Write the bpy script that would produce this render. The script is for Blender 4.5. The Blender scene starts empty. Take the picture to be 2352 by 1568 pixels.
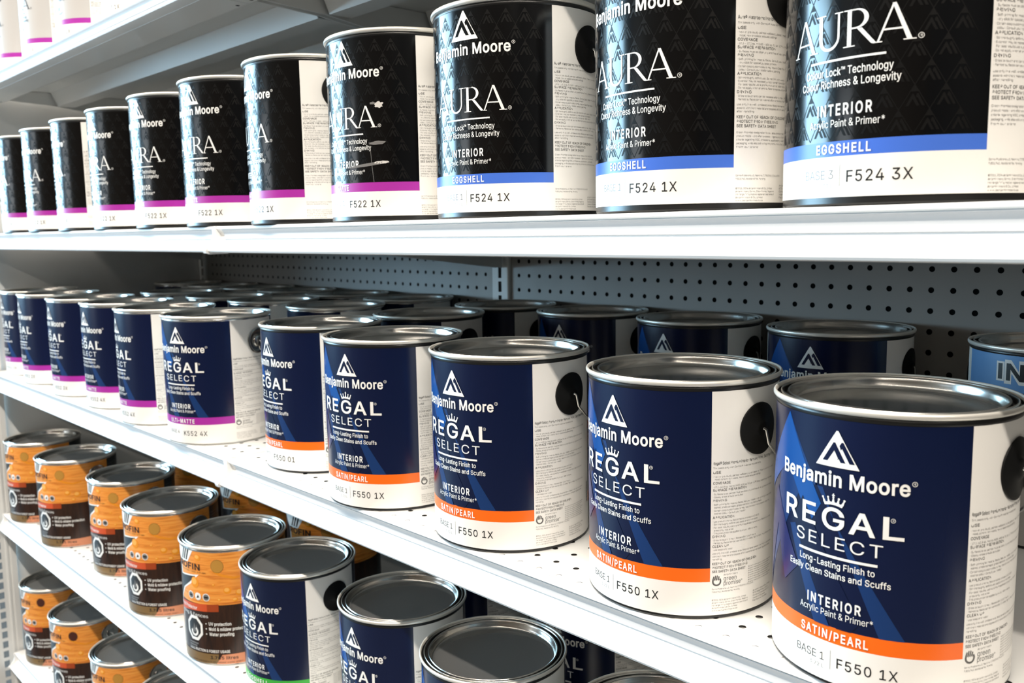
import bpy, bmesh, math, random
from mathutils import Matrix, Vector
from mathutils.geometry import delaunay_2d_cdt
random.seed(7)
S = bpy.context.scene
COL = S.collection
PI = math.pi

# ------------------------------------------------------------------ camera
F_PX = 2032.52
YAW, PITCH, ROLL = math.radians(46.0136), math.radians(-6.8329), math.radians(-0.622)
cam_d = bpy.data.cameras.new('camera')
cam_d.sensor_width = 36.0
cam_d.lens = F_PX / 2352 * 36.0
cam_d.clip_start = 0.02
cam_d.clip_end = 60
cam = bpy.data.objects.new('camera', cam_d)
COL.objects.link(cam)
fw = Vector((-math.sin(YAW) * math.cos(PITCH), math.cos(YAW) * math.cos(PITCH), math.sin(PITCH)))
rt = Vector((math.cos(YAW), math.sin(YAW), 0))
up = rt.cross(fw)
r2 = math.cos(ROLL) * rt + math.sin(ROLL) * up
u2 = -math.sin(ROLL) * rt + math.cos(ROLL) * up
cam.matrix_world = Matrix(((r2.x, u2.x, -fw.x, 1.26368), (r2.y, u2.y, -fw.y, -0.54798), (r2.z, u2.z, -fw.z, 1.23049), (0, 0, 0, 1)))
cam_d.dof.use_dof = True
cam_d.dof.focus_distance = 0.80
cam_d.dof.aperture_fstop = 11.0
S.camera = cam

# ------------------------------------------------------------------ light
S.view_settings.view_transform = 'Standard'
S.view_settings.look = 'None'
S.view_settings.gamma = 1.0
S.view_settings.exposure = 0.0
S.view_settings.use_curve_mapping = False
world = bpy.data.worlds.new('world')
S.world = world
world.use_nodes = True
bg = world.node_tree.nodes['Background']
bg.inputs['Color'].default_value = (0.75, 0.85, 1.0, 1)
bg.inputs['Strength'].default_value = 0.02


def area(name, loc, target, sx, sy, power, color):
    d = bpy.data.lights.new(name, 'AREA')
    d.shape = 'RECTANGLE'
    d.size, d.size_y = sx, sy
    d.energy = power
    d.color = color
    o = bpy.data.objects.new(name, d)
    o.location = loc
    v = Vector(target) - Vector(loc)
    o.rotation_euler = v.to_track_quat('-Z', 'Y').to_euler()
    COL.objects.link(o)
    return o


# a long ceiling tube running along the aisle, further tubes behind it, and the shop window at the far left
area('ceiling_tube', (0.7, -1.22, 3.12), (0.7, -1.22, 0), 7.0, 0.07, 250, (1.0, 0.91, 0.80))
area('ceiling_tube_far', (0.7, -3.4, 3.12), (0.7, -3.4, 0), 7.0, 0.07, 80, (1.0, 0.90, 0.78))
area('shop_window_daylight', (-4.4, -2.25, 1.95), (0, -2.25, 1.95), 3.3, 1.7, 430, (0.46, 0.77, 1.0))
area('shop_front_daylight', (-3.2, -5.6, 1.55), (-3.2, 0, 1.45), 2.2, 1.3, 30, (0.85, 0.93, 1.0))

# ------------------------------------------------------------------ helpers
MATS = {}


def mat(name, col, rough=0.5, metal=0.0, spec=0.5, noise=0.0, nscale=40.0, coat=0.0, bump=0.0):
    if name in MATS:
        return MATS[name]
    m = bpy.data.materials.new(name)
    m.use_nodes = True
    nt = m.node_tree
    b = nt.nodes['Principled BSDF']
    b.inputs['Base Color'].default_value = (*col, 1)
    b.inputs['Roughness'].default_value = rough
    b.inputs['Metallic'].default_value = metal
    b.inputs['Specular IOR Level'].default_value = spec
    if coat:
        b.inputs['Coat Weight'].default_value = coat
        b.inputs['Coat Roughness'].default_value = 0.12
    if noise or bump:
        tc = nt.nodes.new('ShaderNodeTexCoord')
        n = nt.nodes.new('ShaderNodeTexNoise')
        n.inputs['Scale'].default_value = nscale
        n.inputs['Detail'].default_value = 4
        nt.links.new(tc.outputs['Object'], n.inputs['Vector'])
    if noise:
        mr = nt.nodes.new('ShaderNodeMapRange')
        mr.inputs['To Min'].default_value = max(0.02, rough - noise)
        mr.inputs['To Max'].default_value = min(1, rough + noise)
        nt.links.new(n.outputs['Fac'], mr.inputs['Value'])
        nt.links.new(mr.outputs['Result'], b.inputs['Roughness'])
    if bump:
        bp = nt.nodes.new('ShaderNodeBump')
        bp.inputs['Strength'].default_value = bump
        bp.inputs['Distance'].default_value = 0.0004
        nt.links.new(n.outputs['Fac'], bp.inputs['Height'])
        nt.links.new(bp.outputs['Normal'], b.inputs['Normal'])
    MATS[name] = m
    return m


def wood_mat(name, stops, scale, rough, rot=(0, 0, 0), dist=2.5):
    m = bpy.data.materials.new(name)
    m.use_nodes = True
    nt = m.node_tree
    b = nt.nodes['Principled BSDF']
    b.inputs['Roughness'].default_value = rough
    tc = nt.nodes.new('ShaderNodeTexCoord')
    mp = nt.nodes.new('ShaderNodeMapping')
    mp.inputs['Rotation'].default_value = rot
    mp.inputs['Scale'].default_value = scale
    w = nt.nodes.new('ShaderNodeTexNoise')
    w.inputs['Scale'].default_value = 1.0
    w.inputs['Detail'].default_value = 5
    w.inputs['Distortion'].default_value = dist
    r = nt.nodes.new('ShaderNodeValToRGB')
    els = r.color_ramp.elements
    els[0].position, els[0].color = stops[0][0], (*stops[0][1], 1)
    els[1].position, els[1].color = stops[-1][0], (*stops[-1][1], 1)
    for p, c in stops[1:-1]:
        e = els.new(p)
        e.color = (*c, 1)
    nt.links.new(tc.outputs['Object'], mp.inputs['Vector'])
    nt.links.new(mp.outputs['Vector'], w.inputs['Vector'])
    nt.links.new(w.outputs['Fac'], r.inputs['Fac'])
    nt.links.new(r.outputs['Color'], b.inputs['Base Color'])
    MATS[name] = m
    return m


class MB:
    """collects vertices and faces of one mesh"""

    def __init__(self):
        self.v, self.f, self.m, self.mats = [], [], [], []

    def mi(self, m):
        if m not in self.mats:
            self.mats.append(m)
        return self.mats.index(m)

    def add(self, vs, fs, m):
        o = len(self.v)
        k = self.mi(m)
        self.v += [tuple(p) for p in vs]
        for f in fs:
            self.f.append(tuple(i + o for i in f))
            self.m.append(k)

    def box(self, x0, x1, y0, y1, z0, z1, m):
        vs = [(x0, y0, z0), (x1, y0, z0), (x1, y1, z0), (x0, y1, z0), (x0, y0, z1), (x1, y0, z1), (x1, y1, z1), (x0, y1, z1)]
        self.add(vs, [(0, 3, 2, 1), (4, 5, 6, 7), (0, 1, 5, 4), (1, 2, 6, 5), (2, 3, 7, 6), (3, 0, 4, 7)], m)

    def extrude_x(self, prof, x0, x1, m, closed=True, caps=True):
        n = len(prof)
        vs = [(x0, y, z) for y, z in prof] + [(x1, y, z) for y, z in prof]
        fs = []
        for i in range(n if closed else n - 1):
            j = (i + 1) % n
            fs.append((i, j, n + j, n + i))
        if caps and closed:
            fs.append(tuple(range(n))[::-1])
            fs.append(tuple(range(n, 2 * n)))
        self.add(vs, fs, m)

    def lathe(self, prof, m, seg=96, cap_last=False):
        vs, fs = [], []
        n = len(prof)
        for i in range(seg):
            a = 2 * PI * i / seg
            for r, z in prof:
                vs.append((r * math.sin(a), -r * math.cos(a), z))
        for i in range(seg):
            j = (i + 1) % seg
            for k in range(n - 1):
                fs.append((i * n + k, j * n + k, j * n + k + 1, i * n + k + 1))
        if cap_last:
            fs.append(tuple(i * n + n - 1 for i in range(seg)))
        self.add(vs, fs, m)

    def tube(self, pts, r, m, seg=8):
        pts = [Vector(p) for p in pts]
        rings = []
        for i, p in enumerate(pts):
            t = (pts[min(i + 1, len(pts) - 1)] - pts[max(i - 1, 0)]).normalized()
            a = t.orthogonal().normalized() if i == 0 else (a - t * a.dot(t)).normalized()
            b = t.cross(a)
            rings.append([p + r * (math.cos(2 * PI * k / seg) * a + math.sin(2 * PI * k / seg) * b) for k in range(seg)])
        vs = [q for ring in rings for q in ring]
        fs = []
        for i in range(len(pts) - 1):
            for k in range(seg):
                k2 = (k + 1) % seg
                fs.append((i * seg + k, i * seg + k2, (i + 1) * seg + k2, (i + 1) * seg + k))
        fs.append(tuple(range(seg))[::-1])
        fs.append(tuple((len(pts) - 1) * seg + k for k in range(seg)))
        self.add(vs, fs, m)

    def mesh(self, name, smooth=False, angle=40, fix=True):
        me = bpy.data.meshes.new(name)
        me.from_pydata(self.v, [], self.f)
        for m in self.mats:
            me.materials.append(m)
        for p, k in zip(me.polygons, self.m):
            p.material_index = k
        if fix:
            bm = bmesh.new()
            bm.from_mesh(me)
            bmesh.ops.remove_doubles(bm, verts=bm.verts, dist=1e-6)
            bmesh.ops.recalc_face_normals(bm, faces=bm.faces)
            if smooth:
                for f in bm.faces:
                    f.smooth = True
                for e in bm.edges:
                    if len(e.link_faces) == 2 and e.calc_face_angle(0) > math.radians(angle):
                        e.smooth = False
            bm.to_mesh(me)
            bm.free()
        elif smooth:
            for p in me.polygons:
                p.use_smooth = True
        me.update()
        return me


def obj(name, me, parent=None):
    o = bpy.data.objects.new(name, me)
    COL.objects.link(o)
    if parent:
        o.parent = parent
    return o


def tag(o, label, cat, group=None):
    o['label'] = label
    o['category'] = cat
    if group:
        o['group'] = group
    return o


def thing(name, label, cat, loc=(0, 0, 0), group=None):
    o = bpy.data.objects.new(name, None)
    o.empty_display_size = 0.05
    o.location = loc
    COL.objects.link(o)
    return tag(o, label, cat, group)


def struct(name, me):
    o = obj(name, me)
    o['kind'] = 'structure'
    return o


# ------------------------------------------------------------------ materials
WHITE_PAINT = mat('white_powder_coat', (0.82, 0.82, 0.80), 0.34, noise=0.05, nscale=60, bump=0.04)
WHITE_RAIL = mat('white_plastic_rail', (0.86, 0.86, 0.85), 0.55, spec=0.25)
GALV = mat('galvanised_doubler', (0.30, 0.295, 0.29), 0.6)
TICKET = mat('grey_ticket_strip', (0.56, 0.565, 0.575), 0.5, spec=0.25)
PEG = mat('grey_white_pegboard', (0.38, 0.365, 0.34), 0.42, noise=0.08, nscale=30)
DARK = mat('painted_gap_shade', (0.01, 0.01, 0.01), 0.9)  # near-black colour standing in for the shade inside holes and slots
RIMW = mat('bright_tinned_rim', (0.90, 0.87, 0.80), 0.32, 0.52)
GROOVE = mat('groove_painted_shade', (0.035, 0.035, 0.035), 0.35, 0.6)  # dark metal, the shade down in the lid grooves put into its colour
STEEL = mat('tinplate', (0.62, 0.61, 0.58), 0.2, 1.0, noise=0.05, nscale=25)
LIDM = mat('lid_tinplate', (0.42, 0.42, 0.415), 0.09, 0.85, noise=0.03, nscale=18)
BLACKP = mat('black_plastic', (0.008, 0.008, 0.008), 0.3)
EARP = mat('black_ear_plastic', (0.004, 0.004, 0.004), 0.5, spec=0.2)
WIRE = mat('galvanised_wire', (0.75, 0.74, 0.70), 0.25, 1.0)
LWHITE = mat('label_white', (0.86, 0.84, 0.80), 0.38)
LGREY = mat('label_pale_grey', (0.50, 0.48, 0.46), 0.4)
NAVY = mat('label_navy', (0.0018, 0.0065, 0.036), 0.26)
FAC1 = mat('label_mid_blue', (0.007, 0.034, 0.135), 0.26)
FAC2 = mat('label_bright_blue', (0.004, 0.068, 0.280), 0.26)
FAC3 = mat('label_violet_blue', (0.018, 0.022, 0.100), 0.26)
BLACKL = mat('label_gloss_black', (0.0022, 0.0022, 0.0025), 0.17)
BLACKT = mat('label_matt_black', (0.0030, 0.0028, 0.0028), 0.42, spec=0.18)
ORANGE = mat('stripe_orange', (0.90, 0.145, 0.006), 0.35)
BLUE = mat('stripe_blue', (0.055, 0.155, 0.62), 0.35)
MAGENTA = mat('stripe_magenta', (0.38, 0.025, 0.33), 0.35)
GREEN = mat('stripe_green', (0.05, 0.42, 0.05), 0.35)
TWHITE = mat('ink_white', (0.88, 0.87, 0.84), 0.35)
TBLACK = mat('ink_black', (0.012, 0.012, 0.012), 0.4)
TGREY = mat('ink_grey', (0.17, 0.17, 0.17), 0.4)
TFAINT = mat('ink_pale_grey', (0.38, 0.38, 0.38), 0.4)
TFINE = mat('ink_fine_print', (0.10, 0.095, 0.09), 0.4)
SCUFF = mat('dry_white_paint', (0.62, 0.60, 0.57), 0.8)
SCUFF2 = mat('grey_scuff', (0.16, 0.155, 0.15), 0.8)
WOOD = wood_mat('orange_cedar', [(0.25, (0.50, 0.13, 0.015)), (0.48, (0.86, 0.30, 0.045)), (0.75, (0.92, 0.42, 0.09))], (10, 10, 160), 0.3)
BROWN = wood_mat('dark_stained_boards', [(0.3, (0.010, 0.004, 0.002)), (0.7, (0.045, 0.017, 0.008))], (60, 60, 8), 0.3)
DROP = mat('resin_drop', (0.85, 0.30, 0.02), 0.25)
DROPL = mat('resin_drop_light', (0.95, 0.46, 0.10), 0.25)
RED = mat('label_red_orange', (0.62, 0.085, 0.020), 0.35)
RUST = mat('label_rust', (0.36, 0.055, 0.010), 0.35)
TAN = mat('stain_chip_tan', (0.52, 0.26, 0.045), 0.4)
CHOC = mat('stain_chip_brown', (0.07, 0.018, 0.010), 0.4)
GOLD = mat('label_gold_brown', (0.20, 0.12, 0.045), 0.3)
CORAL = mat('label_coral', (0.62, 0.24, 0.12), 0.35)
CHARC = mat('label_charcoal', (0.025, 0.027, 0.030), 0.3)
PALEBLUE = mat('label_light_blue', (0.14, 0.32, 0.62), 0.4)
DEEPBLUE = mat('label_deep_blue', (0.01, 0.05, 0.25), 0.4)

# ------------------------------------------------------------------ flat artwork wrapped on cans
_TC = {}
# outlines of a plain grotesque alphabet: character, advance, closed contours (thousandths)
GLYPH_DATA = r'''
"	321	78,318 70,509 136,509 128,318|193,318 185,509 250,509 243,318
&	447	197,-7 165,-5 136,1 110,12 88,26 69,42 54,62 43,84 36,108 34,133 36,154 40,173 47,189 58,205 70,220 85,235 101,249 120,264 140,279 216,335 237,352 243,359 249,367 255,375 259,384 261,394 262,405 260,420 255,434 245,445 233,454 219,459 201,461 189,460 178,457 168,453 159,447 151,440 145,431 141,421 138,411 137,399 138,386 141,375 145,363 152,352 159,340 169,327 204,284 438,0 364,0 171,231 121,293 108,310 96,327 87,344 81,361 77,379 75,398 77,420 82,440 91,458 102,474 117,488 134,499 154,507 176,512 200,513 224,512 246,507 266,499 283,488 297,475 308,459 317,442 322,424 324,404 323,389 320,375 315,362 309,349 301,336 291,325 281,314 269,303 256,293 154,217 135,202 121,188 110,174 103,161 98,146 97,131 98,115 102,101 109,87 118,76 130,66 143,57 158,51 175,48 193,46 213,48 232,52 251,59 269,69 286,81 301,95 315,112 327,131 336,151 343,174 348,198 349,224 408,224 406,194 403,167 397,144 389,124 380,107 371,92 345,62 333,47 315,30 294,17 271,7 246,-1 221,-5
(	273	89,207 90,244 94,283 101,324 109,364 119,403 132,441 145,477 160,510 177,539 236,539 219,503 204,466 191,428 179,390 169,351 161,313 156,276 152,241 151,207 152,176 155,145 160,115 167,83 177,50 188,16 202,-19 218,-57 236,-96 177,-96 150,-46 128,4 111,55 99,106 92,156
)	273	37,-96 56,-56 72,-18 86,18 97,52 106,85 113,116 118,147 121,177 122,207 121,241 117,276 112,313 104,351 94,390 82,428 69,466 54,503 37,539 97,539 113,510 128,477 142,441 154,403 164,364 173,323 179,283 183,244 184,207 182,156 174,104 161,53 144,3 123,-47 97,-96
*	453	201,223 206,331 114,272 89,315 186,365 89,415 114,459 206,400 201,509 250,509 246,400 337,459 362,415 266,365 362,315 337,272 246,331 250,223
,	187	38,-119 68,71 137,71 84,-119
-	453	337,244 337,188 114,188 114,244
.	187	95,-4 83,-3 73,1 63,9 55,18 51,29 50,41 51,53 55,64 63,73 73,81 83,85 95,87 107,85 118,81 128,73 135,64 140,53 141,41 140,29 135,18 128,9 118,1 107,-3
/	249	235,533 71,-76 14,-76 178,533
0	453	227,-7 191,-3 158,7 130,24 105,48 85,77 69,113 57,155 50,202 48,254 50,306 57,353 69,395 85,431 106,461 130,484 159,502 191,512 227,516 262,512 295,502 323,484 348,461 368,431 384,395 396,353 403,306 405,254 403,202 396,155 384,113 368,77 348,48 323,24 295,7 263,-3|227,50 250,52 271,60 290,74 306,92 320,116 330,144 338,176 342,213 344,254 342,295 338,332 330,365 320,393 306,416 290,435 271,449 250,457 227,460 203,457 182,449 163,435 147,416 134,393 123,365 115,332 111,295 109,254 111,213 115,176 123,144 134,116 147,92 163,74 182,60 203,52
1	453	76,0 76,55 391,55 391,0|276,509 276,0 212,0 212,448 209,448 86,358 86,427 198,509
2	453	64,0 64,47 234,229 282,282 294,298 303,312 311,327 316,341 319,356 320,371 319,389 315,405 308,419 298,431 287,441 273,449 258,455 241,458 224,460 205,458 188,454 172,447 159,438 148,427 139,413 132,398 128,381 127,362 66,362 68,391 75,418 86,442 102,464 121,482 143,496 168,507 196,513 225,516 254,513 281,507 306,497 328,482 346,465 361,445 372,423 379,398 381,372 380,354 377,336 371,318 363,299 351,280 336,259 317,235 294,209 267,180 153,60 153,57 389,57 389,0
3	453	218,-7 188,-5 159,1 133,10 108,22 88,38 70,57 57,79 48,104 44,132 109,132 112,115 118,100 126,87 137,76 150,66 165,59 182,54 200,51 219,50 239,51 258,55 275,61 291,69 304,80 315,93 323,108 328,125 329,145 328,163 323,180 316,196 306,211 292,223 275,234 254,241 229,246 201,248 157,248 157,299 288,448 288,452 70,452 70,509 372,509 372,461 211,278 211,289 247,290 279,286 308,276 333,262 354,244 371,222 383,198 391,173 393,145 390,116 383,90 370,66 354,45 333,27 309,12 281,2 251,-5
4	453	40,105 40,158 247,509 311,509 109,166 109,163 413,163 413,105|282,0 282,121 282,146 282,318 343,318 343,0
5	453	221,-7 192,-5 165,1 140,11 118,25 99,41 83,60 71,82 63,105 60,130 122,130 125,115 130,102 138,89 148,78 160,68 173,60 188,54 204,51 221,50 241,51 259,56 276,64 291,75 304,89 314,104 322,122 326,141 328,162 326,183 321,203 314,221 303,237 290,251 275,262 257,270 238,275 218,277 201,276 184,273 167,268 152,262 139,255 128,246 67,253 96,509 366,509 366,452 151,452 134,301 136,301 148,311 162,318 178,325 194,330 212,333 229,334 252,332 274,328 294,321 313,311 330,299 345,285 358,269 370,251 379,231 386,210 390,187 391,163 388,132 381,102 369,76 352,52 332,32 309,15 282,3 253,-4
6	453	226,-7 196,-4 168,3 142,15 119,31 100,51 84,74 73,101 66,130 64,162 65,187 71,212 80,239 93,268 112,302 137,340 252,509 322,509 151,261 145,261 151,270 157,279 165,288 174,295 184,302 196,307 208,311 221,313 235,314 265,312 291,305 316,295 337,280 355,262 370,240 380,215 387,187 389,157 387,127 379,98 368,73 352,50 333,30 310,14 284,3 257,-4|226,48 245,50 263,55 279,63 293,73 304,86 314,101 322,119 326,137 327,157 326,178 322,196 314,213 304,228 293,241 279,251 263,259 245,264 226,265 207,264 190,259 174,252 160,241 148,229 138,214 131,197 126,179 125,158 126,138 131,119 138,102 148,86 160,73 174,63 190,55 207,50
7	453	97,0 323,448 323,452 62,452 62,509 391,509 391,449 165,0
8	453	226,-7 193,-5 163,1 136,11 111,25 91,42 74,62 62,84 54,109 52,135 53,156 58,176 65,195 75,212 87,228 101,241 117,252 134,260 153,265 153,267 129,276 109,289 93,308 80,330 73,354 70,380 73,405 79,429 90,450 106,469 124,485 146,498 170,508 197,514 226,516 255,514 282,508 306,498 328,485 346,469 361,450 373,429 379,405 382,380 379,354 372,330 359,308 343,289 323,276 300,267 300,265 319,260 335,252 351,241 365,228 377,212 387,195 395,176 399,156 401,135 398,109 391,84 378,62 362,42 341,25 317,11 289,1 259,-5|226,49 248,50 267,54 285,60 300,69 313,79 323,91 331,106 335,121 337,139 335,157 330,173 322,189 312,202 298,213 283,223 265,230 247,234 226,235 206,234 187,230 169,223 154,213 140,202 130,189 122,173 117,157 115,139 117,121 121,106 129,91 139,79 152,69 167,60 185,54 205,50|226,290 244,291 260,294 274,300 287,308 298,318 307,330 314,344 318,359 319,376 318,392 314,407 308,420 299,432 288,442 275,449 260,455 244,459 226,460 208,459 192,455 177,449 164,442 153,432 145,420 138,407 134,392 133,376 134,359 138,344 145,330 154,318 165,308 178,300 193,294 209,291
9	453	226,516 256,513 285,506 310,494 333,478 352,458 368,434 380,408 387,378 389,347 387,322 382,296 373,270 359,240 340,207 315,168 200,0 130,0 301,248 307,248 302,238 295,229 287,221 278,214 268,207 257,202 245,198 232,195 218,195 188,197 161,203 137,214 116,229 98,247 83,269 72,294 66,321 64,352 66,382 73,411 85,436 101,459 120,479 143,494 168,506 196,513|226,460 207,459 190,454 174,446 160,435 148,423 138,407 131,390 127,372 125,352 127,331 131,313 138,295 148,280 160,268 174,257 190,250 207,245 226,243 245,245 263,249 279,257 293,267 305,280 314,295 322,312 326,330 327,350 326,371 322,390 314,407 305,422 293,435 279,446 263,454 245,459
:	187	95,-4 83,-3 73,1 63,9 55,18 51,29 50,41 51,53 55,64 63,73 73,81 83,85 95,87 107,85 118,81 128,73 135,64 140,53 141,41 140,29 135,18 128,9 118,1 107,-3|95,271 83,272 73,277 63,284 55,294 51,304 50,316 51,328 55,339 63,349 73,356 83,360 95,362 107,360 118,356 128,349 135,339 140,328 141,316 140,304 135,294 128,284 118,277 107,272
;	187	38,-119 68,71 137,71 84,-119|103,271 92,272 81,277 71,284 64,294 59,304 58,316 59,328 64,339 71,349 81,356 92,360 103,362 116,360 126,356 136,349 143,339 148,328 149,316 148,304 143,294 136,284 126,277 116,272
A	479	16,0 201,509 276,509 463,0 395,0 287,302 264,372 232,478 245,478 213,371 191,302 85,0|110,142 110,199 370,199 370,142
B	456	60,0 60,509 241,509 274,507 304,501 329,491 350,477 367,461 381,442 390,421 396,398 398,374 397,353 393,336 387,320 378,307 368,295 356,286 343,278 329,272 315,267 315,262 331,260 347,254 363,245 378,234 391,220 402,203 411,184 416,161 418,136 416,111 410,88 400,67 386,48 368,31 344,18 317,8 284,2 247,0|125,57 245,57 281,60 309,67 330,80 344,96 353,115 355,137 354,153 350,169 342,184 333,197 320,209 306,218 289,225 269,229 248,231 125,231|125,285 238,285 256,287 273,290 288,296 302,304 314,314 323,326 330,340 335,355 336,372 333,393 326,412 313,429 294,442 270,449 240,452 125,452
C	510	267,-7 225,-3 186,7 150,25 119,49 92,79 70,115 53,157 44,203 40,254 44,305 53,352 70,393 92,429 119,459 150,484 186,501 225,512 267,516 293,514 317,511 340,504 362,496 383,485 402,471 419,456 435,438 448,418 459,397 467,373 473,348 408,348 404,365 397,380 389,395 380,407 369,418 357,428 344,437 330,444 315,449 300,453 284,455 267,456 237,453 209,445 184,432 161,414 141,391 125,364 113,332 106,295 103,254 106,213 113,177 125,145 141,117 161,94 184,76 210,63 237,56 267,53 284,54 300,56 315,60 330,65 344,72 357,81 369,90 380,102 389,114 397,128 404,144 408,160 473,160 467,135 459,112 448,91 435,71 420,53 402,38 383,24 363,13 341,5 317,-2 293,-6
D	502	219,0 96,0 96,57 215,57 254,60 288,68 318,81 343,99 363,122 379,149 390,181 397,216 399,255 397,294 390,329 379,361 364,388 344,410 320,428 291,441 258,449 221,452 93,452 93,509 225,509 273,505 315,495 353,478 385,455 412,426 433,391 449,351 458,306 462,255 458,205 449,159 433,119 411,83 384,54 351,31 312,14 268,3|125,509 125,0 60,0 60,509
E	418	60,0 60,509 372,509 372,452 125,452 125,286 355,286 355,229 125,229 125,57 375,57 375,0
F	410	60,0 60,509 369,509 369,452 125,452 125,278 346,278 346,221 125,221 125,0
G	520	269,-7 225,-3 185,7 149,25 118,49 91,79 69,116 53,157 43,203 40,254 43,305 53,352 69,393 91,429 117,459 149,484 184,501 223,512 265,516 291,514 316,510 340,504 363,494 384,483 403,469 421,453 436,436 449,416 460,395 468,373 474,349 408,349 402,365 395,379 387,393 378,406 368,417 356,427 344,436 330,443 315,448 300,453 283,455 265,456 236,453 209,445 183,432 160,414 141,392 125,364 113,332 106,295 103,254 106,213 113,177 125,145 141,117 161,95 184,76 210,63 238,56 269,53 296,55 322,61 345,71 365,85 382,102 396,123 407,147 413,173 415,202 434,199 283,199 283,256 478,256 478,200 475,160 466,124 451,91 431,62 406,38 377,19 344,5 308,-4
H	517	60,0 60,509 125,509 125,289 392,289 392,509 457,509 457,0 392,0 392,232 125,232 125,0
I	300	31,0 31,57 118,57 118,452 31,452 31,509 269,509 269,452 183,452 183,57 269,57 269,0
K	466	104,145 104,216 139,261 174,303 212,344 364,509 448,509 231,276 228,276|60,0 60,509 125,509 125,334 124,225 125,193 125,0|372,0 188,259 228,309 449,0
L	393	60,0 60,509 125,509 125,57 361,57 361,0
M	628	60,0 60,509 152,509 277,187 287,159 299,123 311,84 322,49 307,49 318,83 330,121 342,158 352,187 476,509 568,509 568,0 504,0 504,291 504,327 505,369 506,413 507,457 513,457 498,409 482,363 467,322 456,291 342,0 286,0 170,291 159,321 145,361 129,408 112,457 119,457 120,416 121,372 122,328 122,291 122,0
N	523	60,0 60,509 136,509 343,183 363,151 388,107 414,55 405,54 401,108 399,157 399,195 399,509 463,509 463,0 387,0 202,290 177,331 148,381 108,452 119,454 122,384 124,328 125,291 125,0
O	533	267,-7 225,-3 186,7 150,25 119,49 92,79 70,115 53,157 44,203 40,254 44,305 53,352 70,393 92,429 119,459 150,484 186,501 225,512 267,516 309,512 348,501 384,484 415,459 442,429 464,393 480,352 490,305 493,254 490,203 480,157 464,115 442,79 415,49 384,25 348,7 309,-3|267,53 296,55 324,63 349,76 372,94 392,116 408,144 420,176 428,213 430,254 428,295 420,332 408,365 392,392 372,415 349,433 324,446 296,453 267,456 237,453 210,445 184,433 161,415 142,392 125,364 113,332 106,295 103,254 106,213 113,176 125,144 142,117 161,94 184,76 210,63 237,55
P	444	60,0 60,509 235,509 272,506 305,499 332,487 356,471 375,452 390,430 400,404 407,377 409,348 407,318 400,291 390,265 375,243 356,223 332,207 305,195 272,188 235,186 109,186 109,242 233,242 257,244 279,248 297,256 312,266 324,279 333,294 339,310 343,328 344,348 343,367 339,385 333,402 324,416 312,428 297,439 279,446 257,451 232,452 125,452 125,0
R	449	60,0 60,509 236,509 273,506 305,500 333,489 356,473 376,455 390,433 401,408 407,381 409,352 407,323 401,296 390,271 376,250 356,232 333,217 305,206 273,200 236,198 96,198 96,255 234,255 258,256 280,260 298,267 313,276 325,287 334,300 340,316 344,333 345,352 344,371 340,389 334,405 325,419 313,430 298,440 279,446 258,451 233,452 125,452 125,0|353,0 230,229 303,229 428,0
S	446	224,-9 188,-7 156,-1 128,9 102,23 81,40 64,60 51,83 42,109 38,137 104,137 108,118 114,102 123,88 136,76 150,66 166,59 185,53 204,50 224,49 246,50 267,54 286,60 303,69 317,79 329,92 338,106 344,122 346,139 344,154 340,168 332,179 322,189 310,197 296,205 280,211 263,217 245,222 184,239 145,253 112,269 86,289 67,313 56,341 52,372 54,400 62,425 75,448 92,468 113,484 138,498 165,508 195,514 227,516 259,514 289,508 316,498 340,484 360,468 377,449 390,427 398,403 401,378 337,378 332,402 320,421 302,437 280,449 254,456 225,459 204,457 185,454 167,448 152,440 139,430 129,418 121,405 117,391 115,376 117,359 122,345 131,334 142,324 155,315 169,308 184,302 198,297 212,293 264,279 312,264 328,256 344,248 359,238 372,226 384,213 395,198 402,180 407,161 408,139 406,112 399,87 386,64 370,43 349,25 323,11 294,0 261,-7
T	448	32,452 32,509 417,509 417,452 257,452 257,0 193,0 193,452
U	517	259,-8 220,-6 186,2 154,15 126,33 103,55 85,80 71,108 63,140 60,173 60,509 124,509 124,178 126,155 132,133 141,113 153,95 169,80 187,68 208,59 232,53 259,52 285,53 309,59 331,68 349,80 364,95 377,113 385,133 391,155 393,178 393,509 457,509 457,173 454,140 446,108 433,80 414,55 391,33 363,15 332,2 297,-6
V	479	204,0 16,509 84,509 192,206 215,137 248,31 235,31 267,138 290,206 395,509 463,509 278,0
W	686	155,0 16,509 82,509 163,196 175,145 187,94 197,40 189,40 200,94 211,145 224,196 306,509 380,509 462,196 474,145 486,94 497,40 488,40 499,94 510,145 523,196 603,509 670,509 530,0 455,0 368,323 351,391 336,475 350,475 335,395 318,323 230,0
X	474	18,0 217,284 217,236 29,509 104,509 178,400 204,361 223,329 243,292 232,292 252,329 272,361 298,400 374,509 446,509 259,239 259,287 456,0 382,0 292,129 268,165 250,195 230,231 244,231 225,196 206,166 182,129 91,0
Y	472	203,0 203,208 16,509 91,509 192,344 222,292 231,274 240,254 250,230 224,230 233,254 242,275 251,293 280,344 381,509 455,509 268,208 268,0
Z	438	42,0 42,46 273,385 306,431 341,476 348,454 285,452 223,452 40,452 40,509 397,509 397,462 169,129 134,81 97,33 90,54 152,57 214,57 399,57 399,0
_	319	319,0 319,-56 0,-56 0,0
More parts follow.
